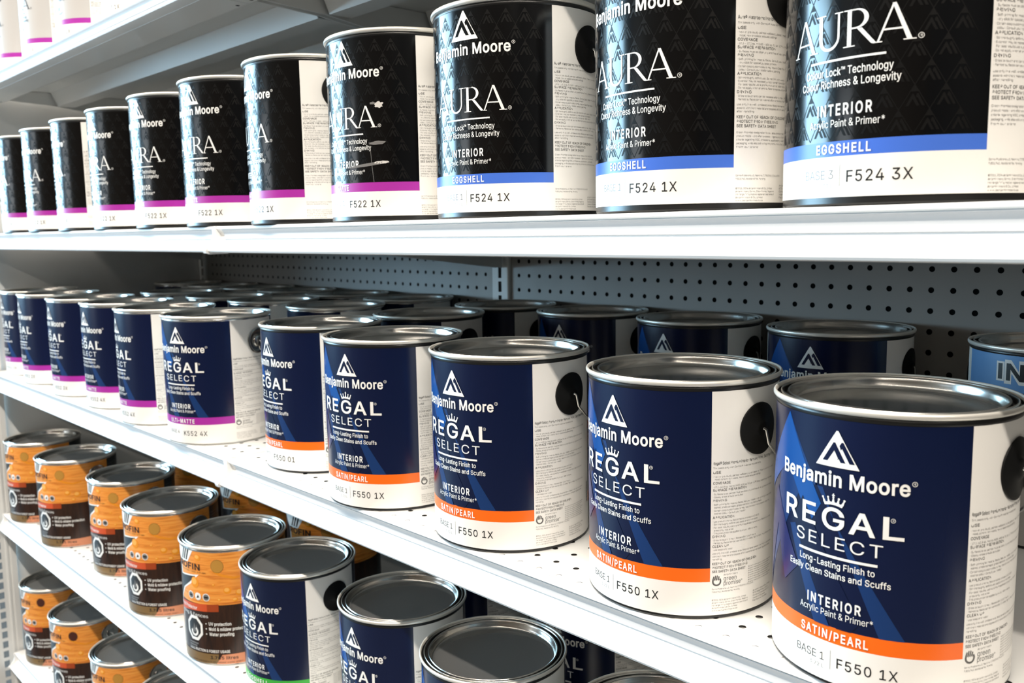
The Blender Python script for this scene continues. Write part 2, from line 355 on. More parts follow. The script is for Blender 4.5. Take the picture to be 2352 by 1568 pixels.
a	389	160,-9 137,-7 115,-3 94,5 76,15 60,29 48,45 38,63 32,84 30,108 32,128 36,146 43,161 53,174 64,184 78,193 92,200 108,206 125,211 178,220 234,227 247,229 257,231 265,235 271,240 274,246 276,255 276,257 275,272 272,285 267,297 260,307 251,315 240,322 227,327 212,330 196,331 178,330 163,327 149,322 137,316 127,309 118,301 110,292 104,283 100,274 41,291 51,313 64,331 79,346 95,358 114,368 133,375 153,380 173,383 194,384 208,384 223,382 239,379 255,375 271,369 286,360 300,350 312,336 322,320 330,301 335,278 337,251 337,0 277,0 277,52 272,52 267,43 260,34 252,25 242,16 229,8 215,1 199,-4 181,-7|170,45 192,47 211,51 228,59 242,68 254,80 263,93 270,108 274,122 276,138 276,190 272,187 267,184 259,182 231,176 200,171 175,168 161,166 147,163 134,159 122,153 112,147 103,139 97,130 93,118 92,105 93,93 96,82 102,72 109,64 119,57 130,52 142,48 156,46
b	424	229,-8 208,-7 189,-3 172,4 159,12 147,21 138,31 118,59 112,59 112,0 53,0 53,509 114,509 114,319 118,319 137,346 147,355 158,364 171,373 188,379 207,383 229,384 259,382 287,374 313,361 335,342 354,320 370,293 381,261 388,227 390,189 388,151 381,116 370,84 355,57 336,34 313,16 288,3 260,-6|220,47 242,49 262,55 279,66 294,80 306,97 316,117 323,139 327,163 328,189 327,215 323,239 316,261 307,281 295,298 280,311 262,322 243,328 220,330 198,328 178,322 161,312 147,299 134,282 125,263 118,241 114,216 113,189 114,162 118,138 125,115 135,95 147,78 162,65 179,55 198,49
c	395	207,-8 174,-5 144,3 117,16 93,35 72,58 56,85 44,116 37,150 34,187 37,225 44,260 56,291 72,318 93,341 117,360 144,374 174,382 207,384 226,384 243,381 260,377 276,371 291,364 305,356 318,346 330,335 340,322 349,308 356,293 362,277 303,262 300,272 295,281 290,289 284,297 278,304 270,311 261,316 252,321 242,325 231,328 220,329 207,330 184,328 163,321 145,310 130,296 118,278 108,258 102,236 98,212 96,187 98,163 102,139 108,117 118,97 130,80 145,66 163,55 184,49 207,46 220,47 232,49 243,52 253,55 262,60 271,66 279,73 285,80 292,89 297,98 301,107 304,117 363,102 357,86 350,70 341,56 331,43 319,32 306,21 292,12 277,5 261,-1 244,-5 226,-7
d	424	195,-8 165,-6 137,3 111,16 89,34 70,57 55,84 43,116 36,151 34,189 36,227 43,261 55,293 70,320 89,342 112,361 137,374 165,382 196,384 218,383 237,379 253,373 267,364 278,355 287,346 306,319 311,319 311,509 372,509 372,0 313,0 313,59 307,59 287,31 277,21 266,12 252,4 236,-3 217,-7|205,47 226,49 246,55 263,65 278,78 290,95 299,115 306,138 310,162 312,189 310,216 306,241 300,263 290,282 278,299 263,312 246,322 227,328 205,330 182,328 162,322 145,311 130,298 118,281 108,261 102,239 98,215 96,189 98,163 102,139 109,117 118,97 130,80 145,66 162,55 182,49
e	404	212,-8 177,-5 145,3 117,16 92,35 72,58 56,85 44,116 37,150 34,187 36,224 44,258 55,290 71,317 91,340 115,359 142,373 172,382 205,384 226,383 246,380 266,374 285,366 303,355 319,341 334,324 347,305 357,282 365,256 370,227 371,194 371,169 75,169 75,221 338,221 310,202 308,226 304,248 298,269 288,286 277,301 263,314 246,323 227,328 205,330 183,328 164,323 146,313 131,301 119,286 109,270 102,251 97,231 96,211 96,178 98,151 102,127 110,106 121,88 135,73 151,61 169,53 190,48 212,46 227,47 241,49 254,53 265,58 276,65 285,73 294,82 300,93 306,105 365,91 358,72 348,55 335,39 320,26 302,14 283,4 261,-3 237,-7
f	253	228,379 228,327 6,327 6,379|81,0 81,432 82,452 87,470 96,486 107,499 120,510 135,519 152,525 169,529 187,530 201,530 212,529 222,527 243,521 227,468 215,472 195,474 178,472 164,468 154,460 147,449 143,435 142,419 142,0
g	425	207,-151 180,-149 156,-146 134,-140 114,-132 97,-122 82,-110 70,-97 59,-84 51,-69 101,-41 122,-66 131,-74 142,-82 154,-88 169,-93 187,-96 207,-97 236,-95 261,-87 282,-75 298,-58 308,-34 311,-6 311,68 306,68 287,41 277,32 266,23 252,16 236,10 217,6 195,5 165,7 138,14 113,27 90,43 71,65 55,90 43,120 36,154 34,191 36,229 43,263 55,293 71,320 90,342 112,361 138,374 166,382 196,384 218,383 237,379 253,373 267,365 279,356 288,346 308,319 313,319 313,379 372,379 372,-9 370,-40 363,-67 350,-90 334,-109 314,-124 291,-136 265,-144 237,-149|205,59 227,61 246,66 264,75 278,87 290,103 300,121 307,142 311,166 312,193 311,219 307,242 300,264 291,283 279,299 264,312 247,322 227,328 205,330 182,328 163,322 145,312 130,298 118,282 109,262 102,241 98,218 96,193 98,167 102,144 109,123 118,104 131,88 145,76 163,66 183,61
h	410	114,227 114,0 53,0 53,509 114,509 114,287 102,287 116,319 132,344 152,362 175,374 200,382 227,384 252,383 275,377 295,369 313,356 328,340 341,321 350,298 355,271 357,240 357,0 296,0 296,235 293,263 286,286 273,304 256,318 235,326 210,329 192,328 176,324 161,317 147,308 136,297 126,283 119,266 115,248
i	166	53,0 53,379 114,379 114,0|84,443 73,444 63,448 54,455 47,463 43,472 41,483 43,494 47,504 54,512 63,518 73,522 84,524 95,522 105,518 114,512 121,504 125,494 126,483 125,472 121,463 114,455 105,448 95,444
j	166	53,379 114,379 114,-30 112,-52 108,-72 102,-90 92,-106 80,-119 65,-129 47,-137 27,-141 4,-143 -10,-143 -10,-87 2,-87 18,-85 31,-80 40,-72 47,-61 51,-46 53,-29|83,443 72,444 62,448 53,455 47,463 42,472 41,483 42,494 47,504 53,512 62,518 72,522 83,524 95,522 105,518 114,512 120,504 125,494 126,483 125,472 120,463 114,455 105,448 95,444
k	380	110,137 110,212 121,212 284,379 360,379 184,199 177,199|53,0 53,509 114,509 114,0|294,0 148,186 191,229 372,0
l	189	139,-2 112,0 91,8 74,20 62,37 55,59 53,84 53,509 114,509 114,99 114,83 117,71 120,62 126,57 135,53 146,52 160,53 170,54 181,3 162,-1
m	609	53,0 53,379 112,379 112,295 108,295 114,314 122,331 132,346 144,358 158,368 172,376 187,382 203,385 219,386 245,383 268,375 287,361 303,342 314,320 321,295 312,295 318,312 326,329 337,343 350,356 364,366 381,375 398,381 417,385 437,386 458,385 478,380 497,372 514,361 529,346 541,328 550,307 555,283 557,255 557,0 496,0 496,254 493,279 485,298 473,313 456,323 438,329 419,330 402,329 387,326 374,320 363,312 353,302 345,290 340,277 336,263 335,247 335,0 274,0 274,260 272,280 265,297 253,311 238,322 220,328 199,330 185,329 171,326 158,320 145,312 135,302 126,289 119,274 115,257 114,238 114,0
n	409	114,227 114,0 53,0 53,379 112,379 112,287 102,287 116,319 132,344 152,362 175,374 200,382 227,384 252,383 275,377 295,369 313,356 328,340 341,321 350,298 355,271 357,240 357,0 296,0 296,235 293,263 286,286 273,304 256,318 235,326 210,329 192,328 176,324 161,317 147,308 136,297 126,283 119,266 115,248
o	415	207,-8 174,-5 144,3 117,16 93,35 72,58 56,85 44,116 37,150 34,187 37,225 44,260 56,291 72,318 93,341 117,360 144,374 174,382 207,384 241,382 271,374 299,360 323,341 343,318 359,291 371,260 379,225 381,187 379,150 371,116 359,85 343,58 323,35 299,16 271,3 241,-5|207,46 231,49 252,55 270,66 285,80 298,97 307,117 314,139 318,163 319,187 318,212 314,236 307,258 298,278 285,296 270,310 252,321 231,328 207,330 184,328 163,321 145,310 130,296 118,278 108,258 102,236 98,212 96,187 98,163 102,139 108,117 118,97 130,80 145,66 163,55 184,49
p	424	53,-143 53,379 112,379 112,319 118,319 137,346 147,355 158,364 171,373 188,379 207,383 229,384 259,382 287,374 313,361 335,342 354,320 370,293 381,261 388,227 390,189 388,151 381,116 370,84 355,57 336,34 313,16 288,3 260,-6 229,-8 208,-7 189,-3 173,4 159,12 147,21 138,31 118,59 114,59 114,-143|220,47 242,49 262,55 279,66 294,80 306,97 316,117 323,139 327,163 328,189 327,215 323,239 316,261 307,281 295,298 280,311 262,322 243,328 220,330 198,328 178,322 161,312 147,299 134,282 125,263 118,241 114,216 113,189 114,162 118,138 125,115 135,95 147,78 162,65 179,55 198,49
q	424	372,-143 311,-143 311,59 306,59 287,31 277,21 266,12 252,4 236,-3 217,-7 195,-8 165,-6 137,3 111,16 89,34 70,57 55,84 43,116 36,151 34,189 36,227 43,261 55,293 70,320 89,342 112,361 137,374 165,382 196,384 218,383 237,379 253,373 267,364 278,355 287,346 307,319 313,319 313,379 372,379|205,47 226,49 246,55 263,65 278,78 290,95 299,115 306,138 310,162 312,189 310,216 306,241 300,263 290,282 278,299 263,312 246,322 227,328 205,330 182,328 162,322 145,311 130,298 118,281 108,261 102,239 98,215 96,189 98,163 102,139 109,117 118,97 130,80 145,66 162,55 182,49
r	259	53,0 53,379 112,379 112,321 115,321 124,339 137,354 152,367 171,377 191,383 213,385 229,384 243,384 243,322 230,324 207,326 190,324 174,321 159,315 146,306 135,296 126,284 119,269 115,254 114,237 114,0
s	365	182,-8 157,-7 133,-3 112,3 93,12 76,24 62,38 50,54 41,73 36,94 94,107 101,87 111,72 124,60 141,52 160,47 181,45 206,47 227,53 244,62 258,74 265,88 268,103 266,115 262,126 254,136 243,144 229,150 212,155 149,170 118,180 92,192 72,208 58,227 50,249 47,274 49,295 55,314 65,332 79,347 95,360 115,370 137,378 161,383 187,384 212,383 234,379 254,372 271,363 286,352 299,339 309,324 318,308 324,290 268,277 262,291 254,304 243,316 228,325 210,331 187,333 166,331 147,326 131,317 119,305 111,292 109,277 110,264 115,253 124,243 136,235 152,229 172,223 229,209 261,200 287,187 306,171 320,153 328,131 331,107 329,85 323,65 312,47 298,31 281,18 260,6 236,-2 210,-7
t	227	204,379 204,327 6,327 6,379|65,471 126,471 126,98 127,83 130,70 136,61 144,55 156,51 170,50 185,51 202,54 213,2 192,-3 168,-4 138,-1 113,7 92,21 77,41 68,64 65,93
u	410	182,-5 158,-3 135,2 115,11 97,23 82,39 69,59 60,82 54,109 53,139 53,379 114,379 114,144 116,117 124,94 137,75 154,61 175,53 200,50 218,51 234,55 249,62 263,71 274,83 283,97 290,113 295,132 296,153 296,379 357,379 357,0 298,0 298,92 307,92 294,60 277,35 257,17 234,5 209,-3
v	389	163,0 17,379 84,379 165,155 173,132 180,110 187,87 206,21 184,21 203,87 209,110 216,132 224,155 305,379 371,379 226,0
w	567	138,0 23,379 87,379 133,214 154,137 175,41 165,41 186,135 206,214 252,379 316,379 362,214 382,136 402,41 391,41 413,135 434,214 480,379 545,379 429,0 368,0 319,172 305,225 291,280 277,338 291,338 277,280 263,225 248,172 199,0
x	378	21,0 171,218 171,171 29,379 100,379 147,306 179,253 207,206 175,206 202,253 211,270 222,287 233,306 282,379 352,379 209,169 209,214 358,0 287,0 231,85 200,136 173,182 205,182 178,136 170,120 160,103 148,85 91,0
y	389	47,-139 61,-86 71,-87 83,-89 94,-90 104,-89 113,-86 122,-81 130,-74 138,-64 145,-51 151,-36 163,-1 17,379 84,379 165,155 173,132 180,109 187,87 206,21 184,21 202,87 224,155 305,379 371,379 204,-58 196,-77 187,-93 177,-107 165,-119 153,-128 139,-136 125,-141 109,-144 91,-145 65,-143
©	636	173,254 176,280 182,305 193,328 208,349 226,367 247,382 270,393 295,399 321,402 344,400 366,395 386,386 405,375 422,361 436,345 447,327 455,307 460,286 400,286 395,302 385,316 372,328 357,337 339,342 321,344 305,343 290,339 276,332 263,323 252,312 243,299 236,285 232,270 231,254 232,238 236,223 243,209 252,196 263,186 276,177 290,170 305,166 321,165 339,166 355,172 370,181 381,193 390,207 395,223 455,223 450,201 443,181 432,163 418,147 403,133 385,122 365,113 344,108 321,107 295,109 270,115 247,126 226,141 208,159 193,180 182,203 176,228|318,-8 283,-6 249,1 216,12 186,28 158,47 133,69 110,94 92,122 76,153 65,185 58,219 56,254 58,290 65,324 76,356 92,386 110,414 133,440 158,462 186,481 216,496 249,508 283,514 318,517 354,514 388,508 420,496 450,481 478,462 504,440 526,414 545,386 560,356 571,324 578,290 580,254 578,219 571,185 560,153 545,122 526,94 504,69 478,47 450,28 420,12 388,1 354,-6|318,51 346,53 372,58 397,67 421,79 442,93 462,111 479,131 494,152 506,176 514,201 520,227 521,254 520,282 514,308 506,333 494,357 479,378 462,398 442,415 421,430 397,442 372,451 346,456 318,457 291,456 265,451 240,442 216,430 194,415 175,398 158,378 143,357 131,333 122,308 117,282 115,254 117,227 122,201 131,176 143,152 158,131 175,111 194,93 216,79 240,67 265,58 291,53
®	463	231,118 205,120 179,125 154,134 131,145 110,160 91,177 74,196 60,217 48,240 40,264 35,290 33,317 35,344 40,369 48,394 60,417 74,438 91,457 110,474 131,488 154,500 179,509 205,514 231,516 258,514 284,509 309,500 332,488 353,474 372,457 389,438 403,417 415,394 423,369 428,344 430,317 428,290 423,264 415,240 403,217 389,196 372,177 353,160 332,145 309,134 284,125 258,120|231,166 258,169 284,175 307,187 328,202 347,220 362,241 373,265 380,290 382,317 380,344 373,369 362,393 347,414 328,432 307,447 284,458 258,465 231,467 205,465 180,458 156,447 135,432 116,414 101,393 90,369 83,344 81,317 83,290 90,265 101,241 116,220 135,202 156,187 180,175 205,169|273,226 228,312 273,312 319,226|161,226 161,409 253,409 261,408 270,406 279,402 288,397 295,391 302,383 307,374 310,363 311,350 310,338 307,326 302,316 295,307 287,300 278,295 268,291 259,288 250,287 185,287 185,319 239,319 245,319 251,322 257,327 262,333 266,341 267,350 266,360 262,367 257,372 251,375 245,377 239,378 203,378 203,226
·	196	98,196 86,198 75,202 66,210 58,219 54,230 52,242 54,254 58,265 66,274 75,282 86,286 98,287 110,286 121,282 130,274 138,265 142,254 144,242 142,230 138,219 130,210 121,202 110,198
™	424	289,326 209,509 242,509 298,375 354,509 387,509 307,326|202,326 202,509 235,509 235,326|361,326 361,509 394,509 394,326|82,326 82,492 115,492 115,326|27,480 27,509 170,509 170,480
 	187	
'''
GLYPH = {}
for _l in GLYPH_DATA.strip('\n').split('\n'):
    _c, _a, _o = _l.split('\t')
    GLYPH[_c] = (int(_a) / 1000, [[tuple(int(q) / 1000 for q in p.split(',')) for p in k.split()] for k in _o.split('|') if k])


GLYPH['I'] = (0.185, [[(.060, 0), (.060, .509), (.125, .509), (.125, 0)]])
GLYPH['l'] = (0.170, [[(.054, 0), (.054, .535), (.114, .535), (.114, 0)]])


def swell(c, d):
    """contour moved sideways by d (ink spread), with limited mitres"""
    c = [p for i, p in enumerate(c) if math.dist(p, c[i - 1]) > 1e-4]
    n = len(c)
    out = []
    for i in range(n):
        (ax, ay), (bx, by), (ex, ey) = c[i - 1], c[i], c[(i + 1) % n]
        l1, l2 = math.hypot(bx - ax, by - ay), math.hypot(ex - bx, ey - by)
        n1 = (-(by - ay) / l1, (bx - ax) / l1)
        n2 = (-(ey - by) / l2, (ex - bx) / l2)
        mx, my = n1[0] + n2[0], n1[1] + n2[1]
        k = max(0.5, (mx * mx + my * my) / 2)
        out.append((bx + mx / k * d, by + my / k * d))
    return out


_GC = {}


def glyph(ch, bold, res):
    """triangles of one character (non-zero winding of its contours), cap height 1"""
    key = (ch, bold, res)
    if key in _GC:
        return _GC[key]
    adv, cont = GLYPH.get(ch, GLYPH[' '])
    k = 1 / 0.509
    cs = []
    if cont:
        ar = [sum(p[0] * q[1] - q[0] * p[1] for p, q in zip(c, c[1:] + c[:1])) for c in cont]
        sg = -1 if max(ar, key=abs) > 0 else 1
        for c in cont:
            if res == 1 and len(c) > 14:
                c = c[::2]
            if bold:
                c = swell(c, sg * bold * 0.727)
            cs.append([(x * k, y * k) for x, y in c])
    vs, fs = [], []
    if cs:
        pts, eds = [], []
        for c in cs:
            o = len(pts)
            pts += [Vector(p) for p in c]
            eds += [(o + t, o + (t + 1) % len(c)) for t in range(len(c))]
        ov, _, of = delaunay_2d_cdt(pts, eds, [], 0, 1e-5)[:3]
        for f in of:
            px = sum(ov[t].x for t in f) / len(f)
            py = sum(ov[t].y for t in f) / len(f)
            w = 0
            for c in cs:
                for (ax, ay), (bx, by) in zip(c, c[1:] + c[:1]):
                    if (ay <= py) != (by <= py):
                        if ax + (py - ay) / (by - ay) * (bx - ax) > px:
                            w += 1 if by > ay else -1
            if w:
                fs.append(tuple(f))
        vs = [(p.x, p.y) for p in ov]
    _GC[key] = (adv * k + bold * 2.0, vs, fs)
    return _GC[key]


def glyphs(body, bold=0.0, res=2, track=0.0):
    """a line of text, normalised to x 0..1, cap height 1"""
    key = (body, bold, res, track)
    if key in _TC:
        return _TC[key]
    vs, fs, x = [], [], 0.0
    for ch in body:
        adv, gv, gf = glyph(ch, bold, res)
        o = len(vs)
        vs += [(a + x, b_) for a, b_ in gv]
        fs += [tuple(t + o for t in f) for f in gf]
        x += adv + track
    x0, x1 = min(p[0] for p in vs), max(p[0] for p in vs)
    vs = [((p - x0) / (x1 - x0), q) for p, q in vs]
    _TC[key] = (vs, fs, x1 - x0)
    return _TC[key]


class Label:
    """mesh of one wrapped label; u = mm round the can from the label's centre, z = mm above the base"""

    def __init__(self, R):
        self.R = R
        self.mb = MB()

    def wrap(self, vs, off):
        r = self.R + off
        return [(r * math.sin(u / 1000 / self.R), -r * math.cos(u / 1000 / self.R), z / 1000) for u, z in vs]

    def flat(self, vs, fs, m, layer=1, cut=4.0):
        us = [p[0] for p in vs]
        if cut and max(us) - min(us) > cut and len(fs) < 4000:
            bm = bmesh.new()
            bv = [bm.verts.new((u, z, 0)) for u, z in vs]
            for f in fs:
                try:
                    bm.faces.new([bv[i] for i in f])
                except ValueError:
                    pass
            k = math.ceil(min(us) / cut)
            while k * cut < max(us):
                bmesh.ops.bisect_plane(bm, geom=bm.verts[:] + bm.edges[:] + bm.faces[:], plane_co=(k * cut, 0, 0), plane_no=(1, 0, 0))
                k += 1
            bmesh.ops.recalc_face_normals(bm, faces=bm.faces)
            bm.verts.index_update()
            vs = [(v.co.x, v.co.y) for v in bm.verts]
            fs = [tuple(v.index for v in f.verts) for f in bm.faces]
            bm.free()
        out = []
        for f in fs:
            a = sum(vs[f[i]][0] * vs[f[(i + 1) % len(f)]][1] - vs[f[(i + 1) % len(f)]][0] * vs[f[i]][1] for i in range(len(f)))
            out.append(f if a > 0 else tuple(reversed(f)))
        self.mb.add(self.wrap(vs, layer * 0.00011), out, m)

    def poly(self, pts, m, layer=1):
        self.flat(pts, [tuple(range(len(pts)))], m, layer)

    def rect(self, u0, u1, z0, z1, m, layer=1):
        self.poly([(u0, z0), (u1, z0), (u1, z1), (u0, z1)], m, layer)

    def disc(self, u, z, ru, rz, m, layer=1, n=28):
        self.poly([(u + ru * math.cos(2 * PI * i / n), z + rz * math.sin(2 * PI * i / n)) for i in range(n)], m, layer)

    def ring(self, u, z, r0, r1, m, layer=1, n=28, a0=0, a1=360):
        vs, fs = [], []
        full = abs(a1 - a0) >= 360
        for i in range(n + 1):
            a = math.radians(a0 + (a1 - a0) * i / n)
            vs += [(u + r0 * math.cos(a), z + r0 * math.sin(a)), (u + r1 * math.cos(a), z + r1 * math.sin(a))]
        for i in range(n):
            fs.append((2 * i, 2 * i + 1, 2 * i + 3, 2 * i + 2))
        self.flat(vs, fs, m, layer)

    def line(self, pts, w, m, layer=1):
        for (a, b), (c, d) in zip(pts, pts[1:]):
            l = math.hypot(c - a, d - b) or 1
            nx, nz = -(d - b) / l * w / 2, (c - a) / l * w / 2
            self.poly([(a + nx, b + nz), (a - nx, b - nz), (c - nx, d - nz), (c + nx, d + nz)], m, layer)

    def text(self, body, u0, u1, zb, zc, m, bold=0.0, layer=2, res=3, cut=4.0, slant=0.0, track=0.0):
        """fits the line between u0 and u1 (u1 None: natural width), baseline zb, cap top zc"""
        vs, fs, asp = glyphs(body, bold, res, track)
        h = zc - zb
        if u1 is None:
            u1 = u0 + asp * h
        self.flat([(u0 + x * (u1 - u0) + slant * y * h, zb + y * h) for x, y in vs], fs, m, layer, cut)

    def reg(self, u, z, r, m, layer):
        self.ring(u, z, r * .82, r, m, layer, 16)
        self.text('R', u - r * .36, u + r * .4, z - r * .5, z + r * .5, m, 0.01, layer, 1, 0)

    def wall(self, panels, zs, pick):
        """the label's own sheet: panels = breakpoints round the can (mm), zs = heights, pick(i,j) -> material"""
        us = []
        for a, b in zip(panels, panels[1:]):
            n = max(1, math.ceil((b - a) / 4.0))
            us += [(a + (b - a) * k / n, panels.index(a)) for k in range(n)]
        us.append((panels[-1], len(panels) - 2))
        for j, (z0, z1) in enumerate(zip(zs, zs[1:])):
            for (ua, pa), (ub, _) in zip(us, us[1:]):
                self.mb.add(self.wrap([(ua, z0), (ub, z0), (ub, z1), (ua, z1)], 0), [(0, 1, 2, 3)], pick(pa, j))

    def mesh(self, name):
        me = self.mb.mesh(name, fix=False)
        bm = bmesh.new()
        bm.from_mesh(me)
        bmesh.ops.remove_doubles(bm, verts=bm.verts, dist=2e-6)
        for f in bm.faces:
            f.smooth = True
        bm.to_mesh(me)
        bm.free()
        # normals of a true cylinder, so that the printed film shades as one surface
        me.normals_split_custom_set_from_vertices([Vector((v.co.x, v.co.y, 0)).normalized() for v in me.vertices])
        return me


PEAK_L = [(-.33, .15), (-.08, .68), (-.04, .68), (.20, .15), (.09, .15), (.045, .245), (.005, .205), (.03, .255), (-.06, .46), (-.215, .15)]
PEAK_R = [(.055, .60), (.105, .70), (.145, .70), (.40, .15), (.285, .15), (.115, .53), (.09, .485)]


def logo(L, u, zb, w, h, m_out, m_in, layer=2):
    L.poly([(u - w / 2, zb), (u + w / 2, zb), (u + w * .02, zb + h), (u - w * .02, zb + h)], m_out, layer)
    for P in (PEAK_L, PEAK_R):
        L.poly([(u + x * w, zb + z * h) for x, z in P], m_in, layer + 1)


def stroke(L, pts, m, ox, oz, sx, sz, layer):
    L.poly([(ox + x * sx, oz + z * sz) for x, z in pts], m, layer)


def serif_word(L, u0, u1, zb, zc, m, layer=2):
    """AURA in a thin, high-contrast capital"""
    h = zc - zb
    A = [[(.02, 0), (.075, 0), (.475, 1), (.42, 1)], [(.40, 1), (.50, 1), (.93, 0), (.80, 0)], [(.20, .30), (.72, .30), (.70, .345), (.22, .345)],
         [(-.06, 0), (.17, 0), (.17, .028), (-.06, .028)], [(.70, 0), (1.02, 0), (1.02, .028), (.70, .028)]]
    U = [[(.10, 1), (.10, .35), (.22, .35), (.22, 1)], [(.74, 1), (.74, .35), (.80, .35), (.80, 1)], [(-.02, 1), (-.02, .972), (.34, .972), (.34, 1)], [(.64, 1), (.64, .972), (.90, .972), (.90, 1)]]
    n = 14
    arc = []
    for i in range(n):
        a0, a1 = PI + PI * i / n, PI + PI * (i + 1) / n
        def P(a, o):
            k = (1 - math.cos(a - PI)) / 2
            wd = .12 * (1 - k) + .06 * k
            rx, rz = .35 - (wd if o else 0), .36 - (.075 if o else 0)
            return (.45 + rx * math.cos(a) + (0.0 if not o else (.0)), .35 + rz * math.sin(a))
        arc.append([P(a0, 0), P(a1, 0), P(a1, 1), P(a0, 1)])
    U += arc
    Rl = [[(.08, 0), (.20, 0), (.20, 1), (.08, 1)], [(-.03, 0), (.31, 0), (.31, .028), (-.03, .028)], [(-.03, 1), (-.03, .972), (.36, .972), (.36, 1)],
          [(.36, .47), (.50, .47), (.88, .03), (.98, 0), (.82, 0), (.76, .02)]]
    for i in range(n):
        a0, a1 = -PI / 2 + PI * i / n, -PI / 2 + PI * (i + 1) / n
        def Q(a, o):
            rx, rz = (.34, .265) if not o else (.22, .225)
            return (.34 + rx * math.cos(a), .735 + rz * math.sin(a))
        Rl.append([Q(a0, 0), Q(a1, 0), Q(a1, 1), Q(a0, 1)])
    Rl += [[(.14, 1), (.14, .96), (.36, .96), (.36, 1)], [(.14, .47), (.36, .47), (.36, .51), (.14, .51)]]
    total = 3.86
    sx = (u1 - u0) / total
    for shp, x in ((A, .05), (U, 1.02), (Rl, 1.98), (A, 2.86)):
        for pl in shp:
            stroke(L, pl, m, u0 + x * sx, zb, sx, h, layer)


REGAL_SIDE = [
    (128.6, 'b', 'Regal® Select Premium Interior Paint and Primer, Satin/Pearl Finish', 70),
    (125.2, 'n', 'Tint bases only with Gennex® Waterborne colorants', 47),
    (121.4, 'h', 'USE', 6.5), (118.2, 'n', '· New or previously painted wallboard, cured plaster or masonry and new drywall,', 68), (115.9, 'n', '  metal, cement-rich woods, new or coated acoustic ceilings', 47),
    (112.6, 'h', 'COVERAGE', 15), (109.6, 'n', '· 37.1-41.8 sq. metres (400-450 sq. ft.) per 3.79 litres, depending on porosity', 66),
    (106.8, 'h', 'SURFACE PREPARATION', 31), (103.8, 'n', '· Surfaces to be painted must be clean, dry and free of wax, grease and mildew', 66), (101.4, 'n', '· Glossy areas should be dulled', 27),
    (98.2, 'h', 'PRIMING', 12), (95.2, 'n', '· Self-priming for most surfaces. Ask your retailer when priming is required for', 66), (92.8, 'n', '  stained, smoke damaged, grease stained or very dark surfaces', 49), (90.2, 'n', '· Certain deep custom colours may require two or more coats to reach the', 62), (87.8, 'n', '  desired colour. Consult your retailer', 30),
    (84.2, 'h', 'APPLICATION', 19), (81.2, 'n', '· Use product when surface temperature is above 4 C (40 F)', 46), (78.8, 'n', '· Stir thoroughly before use; apply one or two coats', 44), (76.2, 'n', '· For best results, use a premium applicator to suit the surface texture and', 64), (73.8, 'n', '  area only wet area', 18), (71.4, 'n', '· This product can be applied by brush, roller or spray', 44),
    (68.4, 'h', 'DRYING', 11), (65.6, 'n', '· Dries to touch: 1 hour. Recoat after 1 to 2 hours', 42), (63.2, 'n', '· Painted surfaces can be washed after 2 weeks; high humidity may prolong drying', 66),
    (60.2, 'h', 'CLEAN UP', 14), (57.6, 'n', '· Use soap and water', 18),
    (54.6, 'n', 'Use only in a well ventilated area. Keep container closed when not in use. Absorb', 66), (52.0, 'n', 'with inert material and dispose of it in accordance with local regulations after', 64), (49.6, 'n', 'handling', 8),
    (45.6, 'h', 'KEEP OUT OF REACH OF CHILDREN', 43.5), (42.3, 'h', 'PROTECT FROM FREEZING', 33), (39.0, 'h', 'SEE SAFETY DATA SHEET', 31),
]
AURA_SIDE = [
    (136.6, 'b', 'Aura® Waterborne Interior Paint & Primer, Eggshell', 60), (133.2, 'n', 'Tint bases only with Gennex® Waterborne colorants', 47),
    (129.4, 'h', 'USE', 6.5), (126.6, 'n', '· New or previously painted wallboard, plaster, masonry or wood,', 56), (124.2, 'n', '  metal, new or coated acoustic ceilings', 34),
    (121.2, 'h', 'COVERAGE', 16), (118.6, 'n', '· 32.5 - 37.1 sq. m (350 - 400 sq. ft.) per 3.79 L, depending on porosity', 62), (115.8, 'h', 'SURFACE PREPARATION', 33), (113.0, 'n', '· Surfaces must be clean, dry and free of wax, grease and mildew', 58),
    (110.2, 'h', 'PRIMING', 13), (107.6, 'n', '· Self-priming for most surfaces. Consult your retailer if surface is', 58), (105.2, 'n', '  very slick for special purpose primers', 34), (102.6, 'n', '· Certain deep custom colours may require Color Foundation', 50), (100.2, 'n', '  colour. Consult your retailer before painting', 38),
    (97.2, 'h', 'APPLICATION', 20), (94.6, 'n', '· Stir thoroughly before use. Do not thin with water. Apply one coat', 58), (92.2, 'n', '· Extender may be necessary under certain conditions', 46), (89.8, 'n', '  For best results use a premium brush or roller cover', 46), (87.4, 'n', '· Do not apply when air and surface temperatures are below 10 C', 56),
    (84.2, 'h', 'DRYING', 11.5), (81.6, 'n', '· Dries to touch and can be recoated after 1 hour. High humidity', 56), (79.2, 'n', '· Painted surfaces can be washed after a minimum of 2 weeks', 52),
    (75.6, 'n', 'Use only in a well ventilated area. Keep container closed,', 52), (73.0, 'n', 'absorb with inert material and dispose of it in accordance', 52), (70.6, 'n', 'after handling', 14),
    (66.4, 'h', 'KEEP OUT OF REACH OF CHILDREN', 47), (63.2, 'h', 'PROTECT FROM FREEZING', 37), (60.0, 'h', 'SEE SAFETY DATA SHEET', 35),
    (55.6, 'n', 'Green Promise designation is our assurance that this', 48), (53.0, 'n', 'product meets - and often exceeds - rigorous environmental', 50), (50.4, 'n', 'criteria regarding VOC, emissions, application, washability', 50), (47.8, 'n', 'packaging, while also delivering the premium level of performance', 54), (45.2, 'n', 'from our brand', 18),
]


